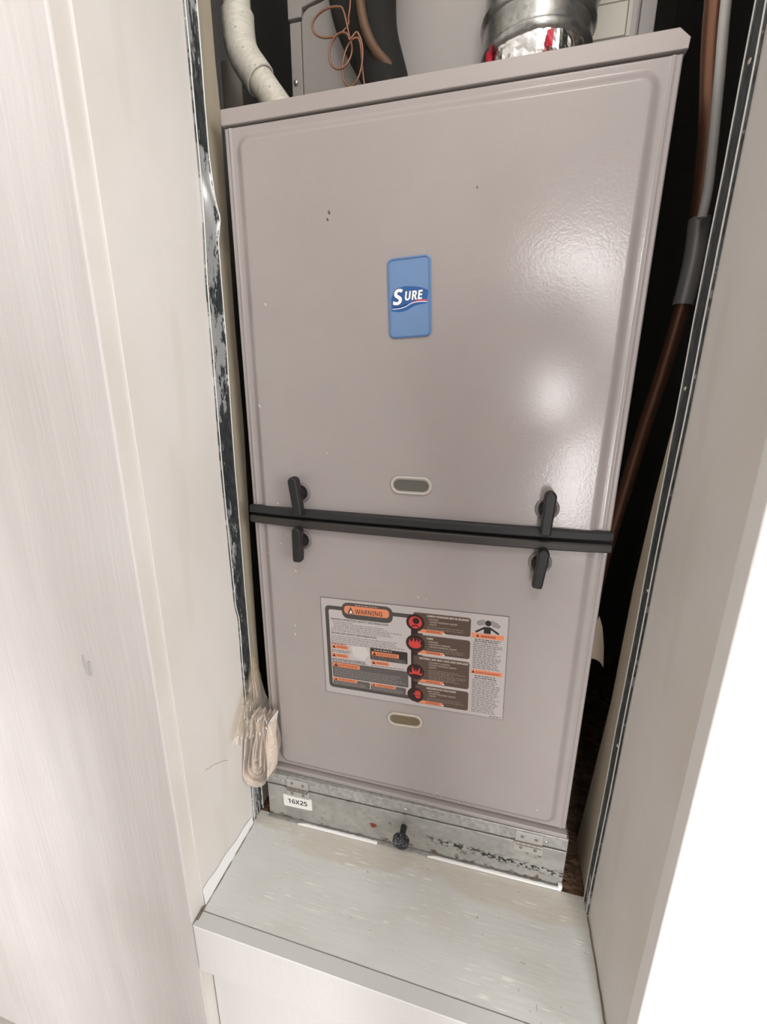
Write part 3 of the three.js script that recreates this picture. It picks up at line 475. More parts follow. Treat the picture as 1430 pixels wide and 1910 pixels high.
    c.fillStyle = '#1c1817'; c.fillRect(X(0.882), Y(0.12), X(0.034), Y(0.058)); c.beginPath(); c.ellipse(X(0.902), Y(0.082), 24, 27, 0, 0, 7); c.fill();
    c.fillStyle = OR; c.fillRect(X(0.823), Y(0.182), X(0.158), Y(0.044)); c.fillRect(X(0.826), Y(0.532), X(0.158), Y(0.042));
    const tri = (u, v) => { c.fillStyle = '#3a1710'; c.beginPath(); c.moveTo(X(u), Y(v)); c.lineTo(X(u + 0.008), Y(v - 0.026)); c.lineTo(X(u + 0.016), Y(v)); c.fill(); };
    tri(0.845, 0.216); txt('WARNING', 0.868, 0.218, 30, '#6b2414', true, 0.075); tri(0.829, 0.566); txt('AVERTISSEMENT', 0.848, 0.567, 27, '#8a2f1c', true, 0.125);
    lines(0.838, 0.972, 0.24, 0.258, 2, '#59514f', 9, 0.1); lines(0.832, 0.978, 0.278, 0.515, 15, '#6a6260', 7, 0.22);
    lines(0.845, 0.965, 0.592, 0.612, 2, '#59514f', 9, 0.1); lines(0.834, 0.980, 0.632, 0.955, 20, '#756c6a', 7, 0.22); lines(0.93, 0.988, 0.982, 0.982, 1, '#59514f', 8, 0);
  });
  const g = new RoundedBoxGeometry(LW, LH, 0.0004, 1, 0.0001); const p = g.attributes.position, uv = g.attributes.uv; for (let i = 0; i < p.count; i++) uv.setXY(i, p.getX(i) / LW + 0.5, p.getY(i) / LH + 0.5);
  const l = part(lo, 'warning_label', g, std({ map: tex, roughness: 0.35 }), 'large printed safety label with orange WARNING panels');
  l.position.set(0.2226, 0.2415, 0.0034); l.rotation.z = 0.026;
}

// ================================================================= FILTER RACK
const K = thing('filter_rack', 'galvanised filter rack with hinged access door under the furnace', 'filter rack', [-0.0032, LEDGE, 0.0125]);
K.rotation.y = 0.0175;
{
  const RW = 0.4512, H = 0.0875, sp = H - 0.0215;         // rack width and height, hinge line
  part(K, 'housing', [bx(0, 0.0012, 0.001, H - 0.0008, -0.66, -0.002), bx(RW - 0.0012, RW, 0.001, H - 0.0008, -0.66, -0.002), bx(0, RW, 0.001, 0.0022, -0.66, -0.002), bx(0, RW, 0.001, H - 0.0008, -0.66, -0.658), bx(0, RW, 0.0012, H - 0.001, -0.016, -0.014)], M.galv);
  part(K, 'top_flange', bx(0.0003, RW - 0.0003, sp + 0.001, H - 0.0008, -0.014, 0.0, 0.0009), M.galv);
  const dg = bx(0.0005, RW - 0.0005, 0.0032, sp - 0.0022, -0.0032, -0.0002, 0.0008); { const p = dg.attributes.position, uv = dg.attributes.uv; for (let i = 0; i < p.count; i++) uv.setXY(i, p.getX(i) / RW, p.getY(i) / (sp - 0.002)); }
  const door = part(K, 'access_door', dg, M.rackDoor, 'rust-stained zinc flap');
  part(K, 'bottom_lip', [bx(0.0003, RW - 0.0003, 0.0006, 0.0019, -0.014, 0.0052, 0.0005)], M.galv);
  const chips = [];                                        // white paint left on the lip's edge
  for (const [a, b] of [[0.053, 0.184], [0.262, 0.449]]) { const xs = span(a, b, 40); const e = xs.map((x) => 0.0036 - 0.0016 * (fbm(x * 160, 2, 4096, 4096, 4, 3)) ); chips.push(gridGeo(xs, [0, 1, 2, 3], (x, k) => { const i = Math.round((x - a) / (b - a) * 40), f = sstep(0, 0.012, x - a); return [x, [0.0020, 0.0031, 0.0031, 0.0006][k], [0.0052 - (0.0062 - e[i]) * f, 0.0052 - (0.0052 - e[i]) * f, 0.0062, 0.0064][k]]; })); }
  for (const g of chips) part(K, 'paint_edge', g, M.caulk, 'white paint on the lip edge');
  const bent = bx(RW - 0.006, RW - 0.0005, 0.002, 0.009, 0.0002, 0.0055, 0.001); part(K, 'bent_corner', bent, M.caulk, 'white bent corner');
  const rs = std({ color: lin(0.24, 0.22, 0.195), metalness: 0.5, roughness: 0.45 });
  const pan = (x, y, z, r = 0.0026) => { const g = lathe([[r * 1.0, 0], [r * 0.98, r * 0.25], [r * 0.6, r * 0.5], [r * 0.42, r * 0.36], [0, r * 0.30]], 20); g.rotateX(Math.PI / 2); g.translate(x, y, z); return g; };
  for (const [x, drop] of [[0.0535, 0], [0.4005, 0]]) {
    const h = new THREE.Group(); h.name = 'hinge'; h.position.set(x, sp - 0.0006, 0); K.add(h);
    part(h, 'upper_leaf', bx(-0.018, 0.018, 0.001, 0.0185, 0.0001, 0.0016, 0.0003), M.leaf);
    part(h, 'lower_leaf', bx(-0.0195, 0.0195, -0.015, -0.001, 0.0001, 0.0016, 0.0003), M.leaf);
    for (let k = 0; k < 5; k++) { const g = cyl(0.0028, 0.0028, 0.0064, 16); g.rotateZ(Math.PI / 2); g.translate(-0.0136 + 0.0068 * k, 0, 0.0022); part(h, 'knuckle', g, rs); }
    for (const [dx, dy] of [[-0.009, 0.0115], [0.0095, 0.0105], [-0.0095, -0.0085], [0.0095, -0.0085]]) part(h, 'screw', pan(dx, dy, 0.0016, 0.0023), rs);
  }
  for (const [x, y] of [[0.0268, sp + 0.0095], [0.2255, sp + 0.0085], [0.4232, sp + 0.0085]]) part(K, 'screw', pan(x, y, 0, 0.0027), M.screw);
  part(K, 'screw', pan(0.423, 0.027, -0.0003, 0.0014), M.black);
  // size label
  const t16 = canvasTex(490, 240, (c, w, h) => { c.fillStyle = '#f2f0ec'; c.fillRect(0, 0, w, h); c.fillStyle = '#22262a'; c.font = 'bold 128px sans-serif'; const m = c.measureText('16X25').width; c.save(); c.translate(72, 168); c.scale(342 / m, 1); c.fillText('16X25', 0, 0); c.restore(); });
  const lg = new THREE.ExtrudeGeometry(roundRect(0.0487, 0.0232, 0.0025), { depth: 0.0003, bevelEnabled: false }); { const p = lg.attributes.position, uv = lg.attributes.uv; for (let i = 0; i < p.count; i++) uv.setXY(i, p.getX(i) / 0.0487 + 0.5, p.getY(i) / 0.0232 + 0.5); }
  const lb = part(door, 'size_label', lg, std({ map: t16, roughness: 0.5 }), 'white sticker reading 16X25'); lb.position.set(0.0517, 0.0392, 0.0); lb.rotation.z = 0.035;
  // knob
  const kb = new THREE.Group(); kb.name = 'knob'; kb.position.set(0.2243, 0.0415, 0); door.add(kb);
  const st = cyl(0.0042, 0.0046, 0.022, 18); st.rotateX(Math.PI / 2); st.translate(0, 0, 0.011); part(kb, 'stem', st, M.black);
  const ks = []; for (let i = 0; i <= 40; i++) { const a = i / 40 * Math.PI * 2; ks.push(new THREE.Vector2((0.0104 + 0.0005 * Math.cos(a * 20)) * Math.cos(a), (0.0104 + 0.0005 * Math.cos(a * 20)) * Math.sin(a))); }
  const kg = new THREE.ExtrudeGeometry(new THREE.Shape(ks), { depth: 0.006, bevelEnabled: true, bevelSize: 0.001, bevelThickness: 0.0016, bevelSegments: 2 }); kg.translate(0, 0, 0.0195);
  part(kb, 'grip', kg, std({ map: rep(dataTex(128, 128, (u, v) => mix3([0.13, 0.135, 0.145], [0.55, 0.56, 0.58], sstep(0.6, 0.72, fbm(u * 16, v * 16, 16, 16, 5, 3)))), 0.03, 0.03), roughness: 0.5 }), 'worn black knurled knob');
}

// ================================================================= ABOVE THE FURNACE
const Z0 = B + 0.8735;
{ // evaporator coil case
  const c = thing('coil_cabinet', 'grey sheet-metal coil cabinet with printed chart standing on the furnace', 'cabinet', [0.2295, Z0 + 0.0022, -0.165]);
  const x0 = -0.2215, x1 = 0.2215, y1 = 0.52;
  part(c, 'case', [bx(x0, x1, 0.0, y1, -0.5, -0.006), bx(x0 + 0.0007, x0 + 0.0165, 0.0, 0.176, -0.008, -0.001, 0.001), bx(x1 - 0.0165, x1 - 0.0005, 0.0, y1, -0.008, -0.001, 0.001)], M.coil);
  part(c, 'front_panel', (() => { const s = new THREE.Shape(); s.moveTo(x0 + 0.0195, 0.001); s.lineTo(x1 - 0.02, 0.001); s.lineTo(x1 - 0.02, 0.3); s.lineTo(x0 + 0.10, 0.214); s.lineTo(x0 + 0.05, 0.1895); s.lineTo(x0 + 0.03, 0.186); s.quadraticCurveTo(x0 + 0.0195, 0.183, x0 + 0.0195, 0.172); s.closePath(); const g = new THREE.ExtrudeGeometry(s, { depth: 0.003, bevelEnabled: true, bevelSize: 0.002, bevelThickness: 0.002, bevelSegments: 3 }); g.translate(0, 0, -0.005); return uvMetres(g); })(), M.coil);
  part(c, 'upper_panel', (() => { const s = new THREE.Shape(); s.moveTo(x0 + 0.0007, 0.180); s.lineTo(x0 + 0.0175, 0.180); s.lineTo(x0 + 0.0185, 0.189); s.lineTo(x0 + 0.045, 0.1945); s.lineTo(x0 + 0.098, 0.219); s.lineTo(x1 - 0.0195, 0.306); s.lineTo(x1 - 0.0195, y1 - 0.002); s.lineTo(x0 + 0.0007, y1 - 0.002); s.closePath(); const g = new THREE.ExtrudeGeometry(s, { depth: 0.004, bevelEnabled: true, bevelSize: 0.0012, bevelThickness: 0.0012, bevelSegments: 2 }); g.translate(0, 0, -0.004); return uvMetres(g); })(), M.coil);
  for (const y of [0.111, 0.215]) { const g = new THREE.SphereGeometry(0.0032, 14, 10); g.scale(1, 1, 0.5); g.translate(x0 + 0.007, y, 0.0004); part(c, 'screw', g, M.screw); }
  const tx = canvasTex(256, 700, (q, w, h) => { q.fillStyle = '#c9c4b6'; q.fillRect(0, 0, w, h); q.strokeStyle = '#6b675e'; q.lineWidth = 3; q.strokeRect(2, 2, w - 14, h - 4); for (let i = 1; i < 8; i++) { q.beginPath(); q.moveTo(0, i * 88); q.lineTo(w - 12, i * 88); q.stroke(); } q.fillStyle = '#4a463f'; for (let i = 0; i < 8; i++) { q.fillRect(14, i * 88 + 26, 40 + 110 * hash(i, 5), 11); if (i % 3) q.fillRect(14, i * 88 + 52, 30 + 60 * hash(i, 8), 11); } });
  const g = new RoundedBoxGeometry(0.10, 0.27, 0.0006, 1, 0.0002); const p = g.attributes.position, uv = g.attributes.uv; for (let i = 0; i < p.count; i++) uv.setXY(i, p.getX(i) / 0.10 + 0.5, p.getY(i) / 0.27 + 0.5); g.translate(0.146, 0.232, 0.0004);
  part(c, 'printed_chart', g, std({ map: tx, roughness: 0.6 }), 'ruled white paper chart');
}
{ // flue pipe: foil-taped collar, then an adjustable elbow made of gores
  const f = thing('flue_pipe', 'galvanised flue elbow with crumpled foil tape on the furnace top', 'flue pipe', [0.3235, Z0, -0.098]);
  const r = 0.0525;
  part(f, 'collar', (() => { const g = lathe([[r - 0.002, 0], [r - 0.002, 0.035], [r - 0.003, 0.06], [r - 0.002, 0.075]], 56); return g; })(), M.flueMetal);
  const foil = gridGeo(span(0, 1, 110), span(0, 1, 16), (u, v) => { const a = u * Math.PI * 2, n = fbm(Math.abs(u - 0.5) * 60, v * 9, 4096, 4096, 17, 3), q = r + 0.0002 + 0.0062 * n * (1 - 0.75 * v); return [q * Math.sin(a), 0.001 + v * (0.052 + 0.003 * Math.sin(a * 3)), q * Math.cos(a)]; });
  const flat = foil.toNonIndexed(); flat.computeVertexNormals();
  part(f, 'foil_tape', flat, std({ color: lin(0.86, 0.86, 0.85), metalness: 1, roughness: 0.2 }), 'crumpled silver foil tape');
  const red = (a0, a1, y0, y1) => gridGeo(span(a0, a1, 10), span(y0, y1, 8), (a, y) => { const q = r + 0.0046 + 0.0007 * Math.sin(a * 30 + y * 300); return [q * Math.sin(a), y + 0.2 * 0.02 * (a - a0), q * Math.cos(a)]; });
  const rm = std({ color: lin(0.55, 0.02, 0.05), roughness: 0.35 });
  part(f, 'tape_print', red(-1.02, -0.84, 0.008, 0.050), rm, 'red printed tape end'); part(f, 'tape_print', red(0.16, 0.27, 0.030, 0.043), rm, 'red printed tape end');
  let cx = 0, cy = 0.050, tilt = 0;
  for (const [len, dt, rr] of [[0.026, 0.0, 0.0560], [0.034, 0.10, 0.0575], [0.075, 0.10, 0.0585], [0.11, 0.12, 0.0578]]) {
    tilt += dt;
    const g = lathe([[rr - 0.003, -0.004], [rr - 0.0006, -0.002], [rr + 0.0014, 0.001], [rr + 0.0012, 0.004], [rr - 0.0004, 0.006], [rr - 0.0008, len + 0.004]], 64);
    g.rotateZ(-tilt); g.translate(cx, cy, 0);
    part(f, 'elbow_gore', uvMetres(g), M.flueMetal);
    cx += Math.sin(tilt) * len; cy += Math.cos(tilt) * len;
  }
  part(f, 'pipe', (() => { const g = cyl(0.055, 0.055, 0.55, 48); g.translate(0, 0.275, 0); g.rotateZ(-tilt * 0.4); g.translate(cx, cy, 0); return uvMetres(g); })(), M.flueMetal);
}
const pvcTex = dataTex(256, 256, (u, v) => { const n = fbm(u * 9, v * 9, 9, 9, 5, 4), s = fbm(u * 11, v * 11, 11, 11, 9, 3); let c = mix3([0.83, 0.81, 0.75], [0.90, 0.885, 0.84], clamp(1.6 * n - 0.3)); return mix3(c, [0.50, 0.47, 0.43], 0.45 * sstep(0.70, 0.80, s)); });
{ // drain pipe with a 45 degree fitting
  const d = thing('drain_pipe', 'white plastic drain pipe with angled elbow beside the coil cabinet', 'pipe', [0.0, Z0, -0.10]);
  const o = 0.8735, pm = std({ map: (() => { const t = pvcTex.clone(); t.repeat.set(3, 2); t.needsUpdate = true; return t; })(), roughness: 0.45 });
  const P = (x, y) => [x, y - o, 0];
  part(d, 'upper_pipe', tube([P(-0.0295, 1.5), P(-0.0295, 1.3), P(-0.0295, 1.1), P(-0.0295, 1.02)], 0.0165, 40, 24), pm);
  part(d, 'elbow', (() => { const pts = [P(-0.0292, 1.024), P(-0.0288, 1.006), P(-0.0262, 0.990), P(-0.0195, 0.977), P(-0.0115, 0.9665), P(-0.0035, 0.9562)]; const g = tube(pts, 0.0195, 50, 28); return g; })(), pm, 'stained white angled fitting');
  part(d, 'elbow_rim', (() => { const a = new THREE.TorusGeometry(0.0186, 0.0012, 8, 32); a.rotateX(Math.PI / 2); a.translate(-0.0292, 1.0243 - o, 0); const b = new THREE.TorusGeometry(0.0182, 0.0014, 8, 32); b.rotateX(Math.PI / 2); b.rotateZ(0.66); b.translate(-0.0033, 0.956 - o, 0); return [a, b]; })(), pm);
  part(d, 'lower_pipe', tube([P(-0.006, 0.9595), P(0.010, 0.9390), P(0.026, 0.9185), P(0.040, 0.9005), P(0.052, 0.885)], 0.0165, 40, 24), pm);
  part(d, 'end_cap', (() => { const g = cyl(0.019, 0.019, 0.016, 28); g.rotateZ(0.66); g.translate(0.0385, 0.9025 - o, 0); return g; })(), pm);
}
{
  const d = single('vent_pipe', (() => { const g = tube([[-0.082, 0.45, -0.17], [-0.083, 0.8, -0.17], [-0.084, 1.3, -0.17], [-0.085, 1.56, -0.17]], 0.0135, 30, 20); return g; })(), std({ color: lin(0.50, 0.44, 0.38), roughness: 0.5 }), 'thin dusty vertical pipe behind the plastic drain pipe', 'pipe'); d.castShadow = true;
}
{ // insulated refrigerant line
  const r = thing('refrigerant_line', 'black foam insulated refrigerant line curving out of the coil cabinet', 'pipe', [0, B, 0]);
  part(r, 'foam_sleeve', [tube([[0.142, 1.22, -0.13], [0.138, 1.10, -0.127], [0.136, 1.03, -0.122], [0.140, 0.985, -0.118], [0.152, 0.945, -0.115], [0.164, 0.905, -0.115], [0.168, 0.88, -0.118]], 0.0275, 60, 20), tube([[0.075, 1.22, -0.14], [0.088, 1.09, -0.138], [0.097, 1.03, -0.135], [0.118, 0.985, -0.130], [0.142, 0.945, -0.128], [0.155, 0.90, -0.128]], 0.017, 50, 16)], M.foam);
  part(r, 'copper_tube', tube([[0.128, 1.16, -0.088], [0.130, 1.03, -0.086], [0.1325, 1.0, -0.0845], [0.1385, 0.975, -0.084], [0.1495, 0.955, -0.087], [0.165, 0.942, -0.096], [0.175, 0.930, -0.105]], 0.0052, 50, 14), std({ color: lin(0.16, 0.095, 0.06), metalness: 0.4, roughness: 0.6 }), 'dull brown copper tube');
}
{ // capillary: three loops hanging in front of the line
  const pts = [[0.121, 1.10, -0.092], [0.1205, 1.04, -0.09], [0.1195, 1.0, -0.088]];
  const loop = (cx, cy, rx, ry, a0, a1, z0, z1, tl) => { for (let i = 0; i <= 22; i++) { const a = mix(a0, a1, i / 22), px = rx * Math.cos(a), py = ry * Math.sin(a); pts.push([cx + px * Math.cos(tl) - py * Math.sin(tl), cy + px * Math.sin(tl) + py * Math.cos(tl), mix(z0, z1, i / 22)]); } };
  const PI = Math.PI;
  loop(0.0965, 0.9862, 0.0215, 0.0118, 0.2, -1.78 * PI, -0.088, -0.080, 0.05);
  loop(0.1110, 0.9535, 0.0125, 0.0155, 0.35 * PI, -1.75 * PI, -0.080, -0.072, -0.45);
  loop(0.1255, 0.9430, 0.0125, 0.0235, 0.42 * PI, -1.55 * PI, -0.072, -0.082, -0.15);
  pts.push([0.137, 0.925, -0.083], [0.142, 0.905, -0.085]);
  single('capillary_coil', (() => { const g = tube(pts, 0.00115, 420, 8); g.translate(0, B, 0); return g; })(), M.copper, 'thin copper capillary tube in three hanging loops', 'copper tube');
}
{ // copper line in the right-hand gap
  const c = thing('copper_pipe', 'copper pipe with grey painted section in the dark gap right of the furnace', 'pipe', [0, B, 0]);
  const P = [[0.482, 1.40, -0.09], [0.484, 1.10, -0.09], [0.486, 0.944, -0.09], [0.4993, 0.836, -0.09], [0.504, 0.765, -0.09], [0.5052, 0.714, -0.09], [0.495, 0.6145, -0.09], [0.4838, 0.541, -0.09], [0.4748, 0.472, -0.09], [0.468, 0.40, -0.10], [0.465, 0.30, -0.12], [0.464, 0.1, -0.13]];
  const cv = new THREE.CatmullRomCurve3(P.map((p) => V(...p))); const cut = (a, b, r) => { const q = []; for (let i = 0; i <= 20; i++) { const v = cv.getPoint(mix(a, b, i / 20)); q.push([v.x, v.y, v.z]); } return tube(q, r, 40, 16); };
  part(c, 'upper_run', cut(0, 0.37, 0.0098), M.copper, 'dark copper'); part(c, 'painted_run', cut(0.37, 0.49, 0.0102), std({ color: lin(0.52, 0.52, 0.53), metalness: 0.4, roughness: 0.4 }), 'grey painted length'); part(c, 'lower_run', cut(0.49, 1, 0.0080), M.copper);
}
single('white_cable', (() => { const g = tube([[0.4855, 1.30, -0.065], [0.486, 1.05, -0.065], [0.4868, 0.935, -0.065], [0.493, 0.862, -0.065], [0.4978, 0.80, -0.065], [0.4992, 0.775, -0.065], [0.4985, 0.754, -0.066]], 0.0045, 80, 10); g.translate(0, B, 0); return g; })(), std({ color: lin(0.92, 0.91, 0.89), roughness: 0.3 }), 'white cable hanging along the copper pipe', 'cable');
single('torn_paper', (() => { const s = new THREE.Shape(); for (const [i, q] of [[0.0, 0.075], [0.006, 0.06], [0.012, 0.03], [0.0155, 0.0], [0.010, 0.008], [0.004, 0.012], [-0.004, 0.014], [-0.008, 0.05]].entries()) i ? s.lineTo(...q) : s.moveTo(...q); s.closePath(); const g = new THREE.ExtrudeGeometry(s, { depth: 0.0008, bevelEnabled: false }); g.rotateY(0.25); g.translate(0.4565, B + 0.2335, -0.05); return g; })(), std({ color: lin(0.45, 0.36, 0.28), roughness: 0.9 }), 'torn scrap of tan paper sticking out beside the furnace', 'paper');

// ================================================================= NEWSPAPER IN A PLASTIC BAG
{
  const n = thing('newspaper', 'folded newspaper hanging beside the furnace foot', 'newspaper', [0.0, B, 0.0]);
  const ink = dataTex(256, 256, (u, v) => { const t = vnoise(u * 60, v * 36, 60, 36, 3) > 0.62 && (v * 36) % 2 < 1.1, p = fbm(u * 6, v * 4, 6, 4, 6, 3); let c = mix3([0.92, 0.875, 0.85], [0.965, 0.94, 0.92], clamp(1.5 * p - 0.3)); if (t && p > 0.56) c = [0.62, 0.61, 0.62]; return c; });
  const sheets = [[0.0205, 0.000], [0.0172, 0.006], [0.0135, 0.012], [0.0098, 0.019], [0.0062, 0.027], [0.0030, 0.036]];
  sheets.forEach(([hw, yb], k) => {
    const path = []; for (let i = 0; i <= 40; i++) { const t = i / 40 * 2 - 1, a = Math.abs(t), s = Math.sign(t); const ang = Math.min(a / 0.42, 1) * Math.PI / 2, x = s * hw * Math.sin(ang) * (1 - 0.25 * sstep(0.42, 1, a)), y = yb + hw * 0.9 * (1 - Math.cos(ang)) + (a > 0.42 ? (a - 0.42) / 0.58 * (0.088 - yb * 0.6) : 0); path.push([x + 0.0025 * Math.sin(k * 2 + y * 70) * sstep(0.02, 0.09, y), y]); }
    const g = gridGeo(span(0, 40, 40), span(0, 1, 6), (i, d) => { const [x, y] = path[Math.round(i)]; const sk = y / 0.12; return [x + 0.0005 + 0.006 * sk + 0.001 * Math.sin(d * 5 + k), y + 0.010 + 0.002 * Math.sin(d * 4 + k * 2), mix(0.020, 0.050 - 0.003 * (k % 2), d) - 0.016 * sk]; }, (i, d) => [i / 40 * 2, d * 0.6]);
    const th = g.clone(); th.translate(0.0007 * (k % 2 ? -1 : 1), 0.0008, -0.0002);
    part(n, 'sheet', [g, th], std({ map: ink, roughness: 0.85 }));
  });
  n.position.x -= 0.0015; 
  const bagMat = new THREE.MeshPhysicalMaterial({ color: lin(0.97, 0.93, 0.87), transmission: 0.94, roughness: 0.08, thickness: 0, ior: 1.45, side: THREE.DoubleSide });
  const b = thing('plastic_bag', 'crumpled clear plastic bag around the newspaper tucked beside the furnace', 'bag', [0, B, 0]);
  const cr = (u, v, a) => a * (fbm(u * 9, v * 14, 9, 4096, 71, 3) - 0.5);
  part(b, 'sleeve', gridGeo(span(0, 1, 60), span(0, 1, 50), (u, v) => {          // v = 0 bottom, 1 the tucked-in top
    const a = u * Math.PI * 2, y = mix(0.004, 0.205, v);
    const rx = interp([[0, 0.002], [0.03, 0.014], [0.1, 0.0255], [0.45, 0.0255], [0.6, 0.016], [0.85, 0.008], [1, 0.004]], v), rz = interp([[0, 0.002], [0.03, 0.012], [0.1, 0.0185], [0.45, 0.020], [0.6, 0.017], [0.85, 0.010], [1, 0.004]], v);
    const cx = interp([[0, -0.001], [0.4, 0.006], [0.7, -0.002], [1, -0.011]], v), cz = interp([[0, 0.037], [0.4, 0.027], [0.7, 0.022], [1, 0.012]], v);
    const w = 1 + cr(u, v, 0.22) + 0.05 * Math.sin(a * 7 + v * 9);
    return [Math.max(cx + rx * w * Math.cos(a), XL + 0.0035), y + 0.003 * Math.sin(a * 2), cz + rz * w * Math.sin(a)];
  }), bagMat);
  part(b, 'loose_flap', gridGeo(span(0, 1, 30), span(0, 1, 36), (u, v) => {       // folded tail that lies against the jamb
    const top = [-0.0125, 0.195, 0.006], tip = [-0.0165, 0.108, 0.078], low = [-0.004, 0.088, 0.050];
    const q = [0, 1, 2].map((k) => mix(top[k], mix(tip[k], low[k], u), v));
    q[0] = Math.max(XL + 0.0032, q[0] + 0.006 * v * Math.sin(u * 5 + 0.6) * (0.5 + v) * 0.8 + cr(u, v, 0.006)); q[1] += 0.004 * v * Math.sin(u * 11) * 0.4; return q;
  }), bagMat);
  part(b, 'flap_fold', gridGeo(span(0, 1, 24), span(0, 1, 30), (u, v) => {
    const top = [-0.010, 0.192, 0.008], tip = [-0.0145, 0.110, 0.076], low = [0.001, 0.098, 0.046];
    const q = [0, 1, 2].map((k) => mix(top[k], mix(tip[k], low[k], u), v)); q[0] += 0.002 + 0.004 * v * Math.sin(u * 7 + 2) + cr(u + 0.3, v, 0.006); return q;
  }), bagMat);
}
// ================================================================= THE PHOTOGRAPHER, whom the glossy doors mirror
{
  const PX = 0.31, PZ = 0.87;
  const fw = V(-0.24635, -0.2668, -0.93173), upv = V(-0.07319, 0.96374, -0.25662), rt = V(0.96641, 0.00498, -0.25694);
  const pc = V(0.317, 0.5824 + B, 0.5011).addScaledVector(upv, -0.045).addScaledVector(rt, 0.02).addScaledVector(fw, -0.010);
  const ph = (r, u, f) => { const q = pc.clone().addScaledVector(rt, r).addScaledVector(upv, u).addScaledVector(fw, f); return [q.x - PX, q.y, q.z - PZ]; };
  const cap = (p, a, b, ra, rb) => { const ax = a[0], ay = a[1], az = a[2], bx_ = b[0] - ax, by = b[1] - ay, bz = b[2] - az, qx = p[0] - ax, qy = p[1] - ay, qz = p[2] - az; const h = clamp((qx * bx_ + qy * by + qz * bz) / (bx_ * bx_ + by * by + bz * bz)); return Math.hypot(qx - bx_ * h, qy - by * h, qz - bz * h) - mix(ra, rb, h); };
  const ell = (p, c, r) => { const x = (p[0] - c[0]) / r[0], y = (p[1] - c[1]) / r[1], z = (p[2] - c[2]) / r[2], k = Math.hypot(x, y, z); return (k - 1) * Math.min(...r); };
  const smin = (a, b, k) => { const h = clamp(0.5 + 0.5 * (b - a) / k); return mix(b, a, h) - k * h * (1 - h); };
  function mesh(res, c, half, sdf, colour) {
    const mc = new MarchingCubes(res, new THREE.MeshBasicMaterial(), false, false, 120000); mc.isolation = 0; const s = 2 / res;
    for (let k = 0; k < res; k++) for (let j = 0; j < res; j++) for (let i = 0; i < res; i++) mc.field[i + res * (j + res * k)] = -sdf([c[0] + half * (i * s - 1), c[1] + half * (j * s - 1), c[2] + half * (k * s - 1)]);
    mc.update();
    const n = mc.count, P = new Float32Array(n * 3), C = new Float32Array(n * 3), N = new Float32Array(n * 3), e = 0.004;
    for (let i = 0; i < n; i++) {
      const q = [0, 1, 2].map((d) => c[d] + half * mc.positionArray[3 * i + d]); P.set(q, 3 * i); C.set(colour(q), 3 * i);
      const g = V(...[0, 1, 2].map((d) => { const a = [...q], b = [...q]; a[d] += e; b[d] -= e; return sdf(a) - sdf(b); })).normalize(); N.set([g.x, g.y, g.z], 3 * i);
    }
    const g = new THREE.BufferGeometry(); g.setAttribute('position', new THREE.BufferAttribute(P, 3)); g.setAttribute('normal', new THREE.BufferAttribute(N, 3)); g.setAttribute('color', new THREE.BufferAttribute(C, 3));
    return g;
  }
  const SKIN = [0.55, 0.36, 0.27], SHIRT = [0.055, 0.06, 0.075], JEAN = [0.05, 0.065, 0.10], SHOE = [0.03, 0.03, 0.03];
  const wr = [-1, 1].map((s) => ph(s * 0.088, -0.085, -0.058)), el = [[-0.235, 1.085, -0.03], [0.235, 1.085, -0.03]];
  const bones = [[[0, 0.93, 0], [0, 1.05, -0.005], 0.125, 0.115], [[0, 1.05, -0.005], [0, 1.26, 0.0], 0.115, 0.125], [[-0.07, 1.28, 0], [0.07, 1.28, 0], 0.115, 0.115], [[-0.075, 0.92, 0.005], [0.075, 0.92, 0.005], 0.118, 0.118], [[-0.15, 1.365, 0.01], [0.15, 1.365, 0.01], 0.062, 0.062], [[0, 1.36, 0.015], [0, 1.47, -0.008], 0.060, 0.054]];
  for (const k of [0, 1]) { const s = k ? 1 : -1; bones.push([[s * 0.175, 1.355, 0.01], el[k], 0.058, 0.045], [el[k], wr[k], 0.043, 0.029], [[s * 0.09, 0.90, 0], [s * 0.10, 0.49, -0.015], 0.092, 0.062], [[s * 0.10, 0.49, -0.015], [s * 0.105, 0.09, 0.025], 0.060, 0.042], [[s * 0.105, 0.05, 0.04], [s * 0.115, 0.035, -0.15], 0.042, 0.033]); }
  const body = (p) => { let d = 9; for (const [a, b, ra, rb] of bones) { const q = cap([p[0], p[1], p[2] * 1.0], a, b, ra, rb); d = smin(d, q, 0.028); } return Math.max(d, 0.002 - p[1]); };
  const bodyCol = (p) => { const dw = Math.min(Math.hypot(p[0] - wr[0][0], p[1] - wr[0][1], p[2] - wr[0][2]), Math.hypot(p[0] - wr[1][0], p[1] - wr[1][1], p[2] - wr[1][2])); if (dw < 0.055) return SKIN; if (p[1] > 1.425 && Math.abs(p[0]) < 0.08) return SKIN; return p[1] > 0.93 ? SHIRT : p[1] > 0.075 ? JEAN : SHOE; };
  const hc = [0, 1.555, -0.03], ct = Math.cos(0.42), sn = Math.sin(0.42);          // head bowed towards the telephone
  const toHead = (p) => { const x = p[0] - hc[0], y = p[1] - hc[1], z = p[2] - hc[2]; return [x, y * ct - z * sn, y * sn + z * ct]; };
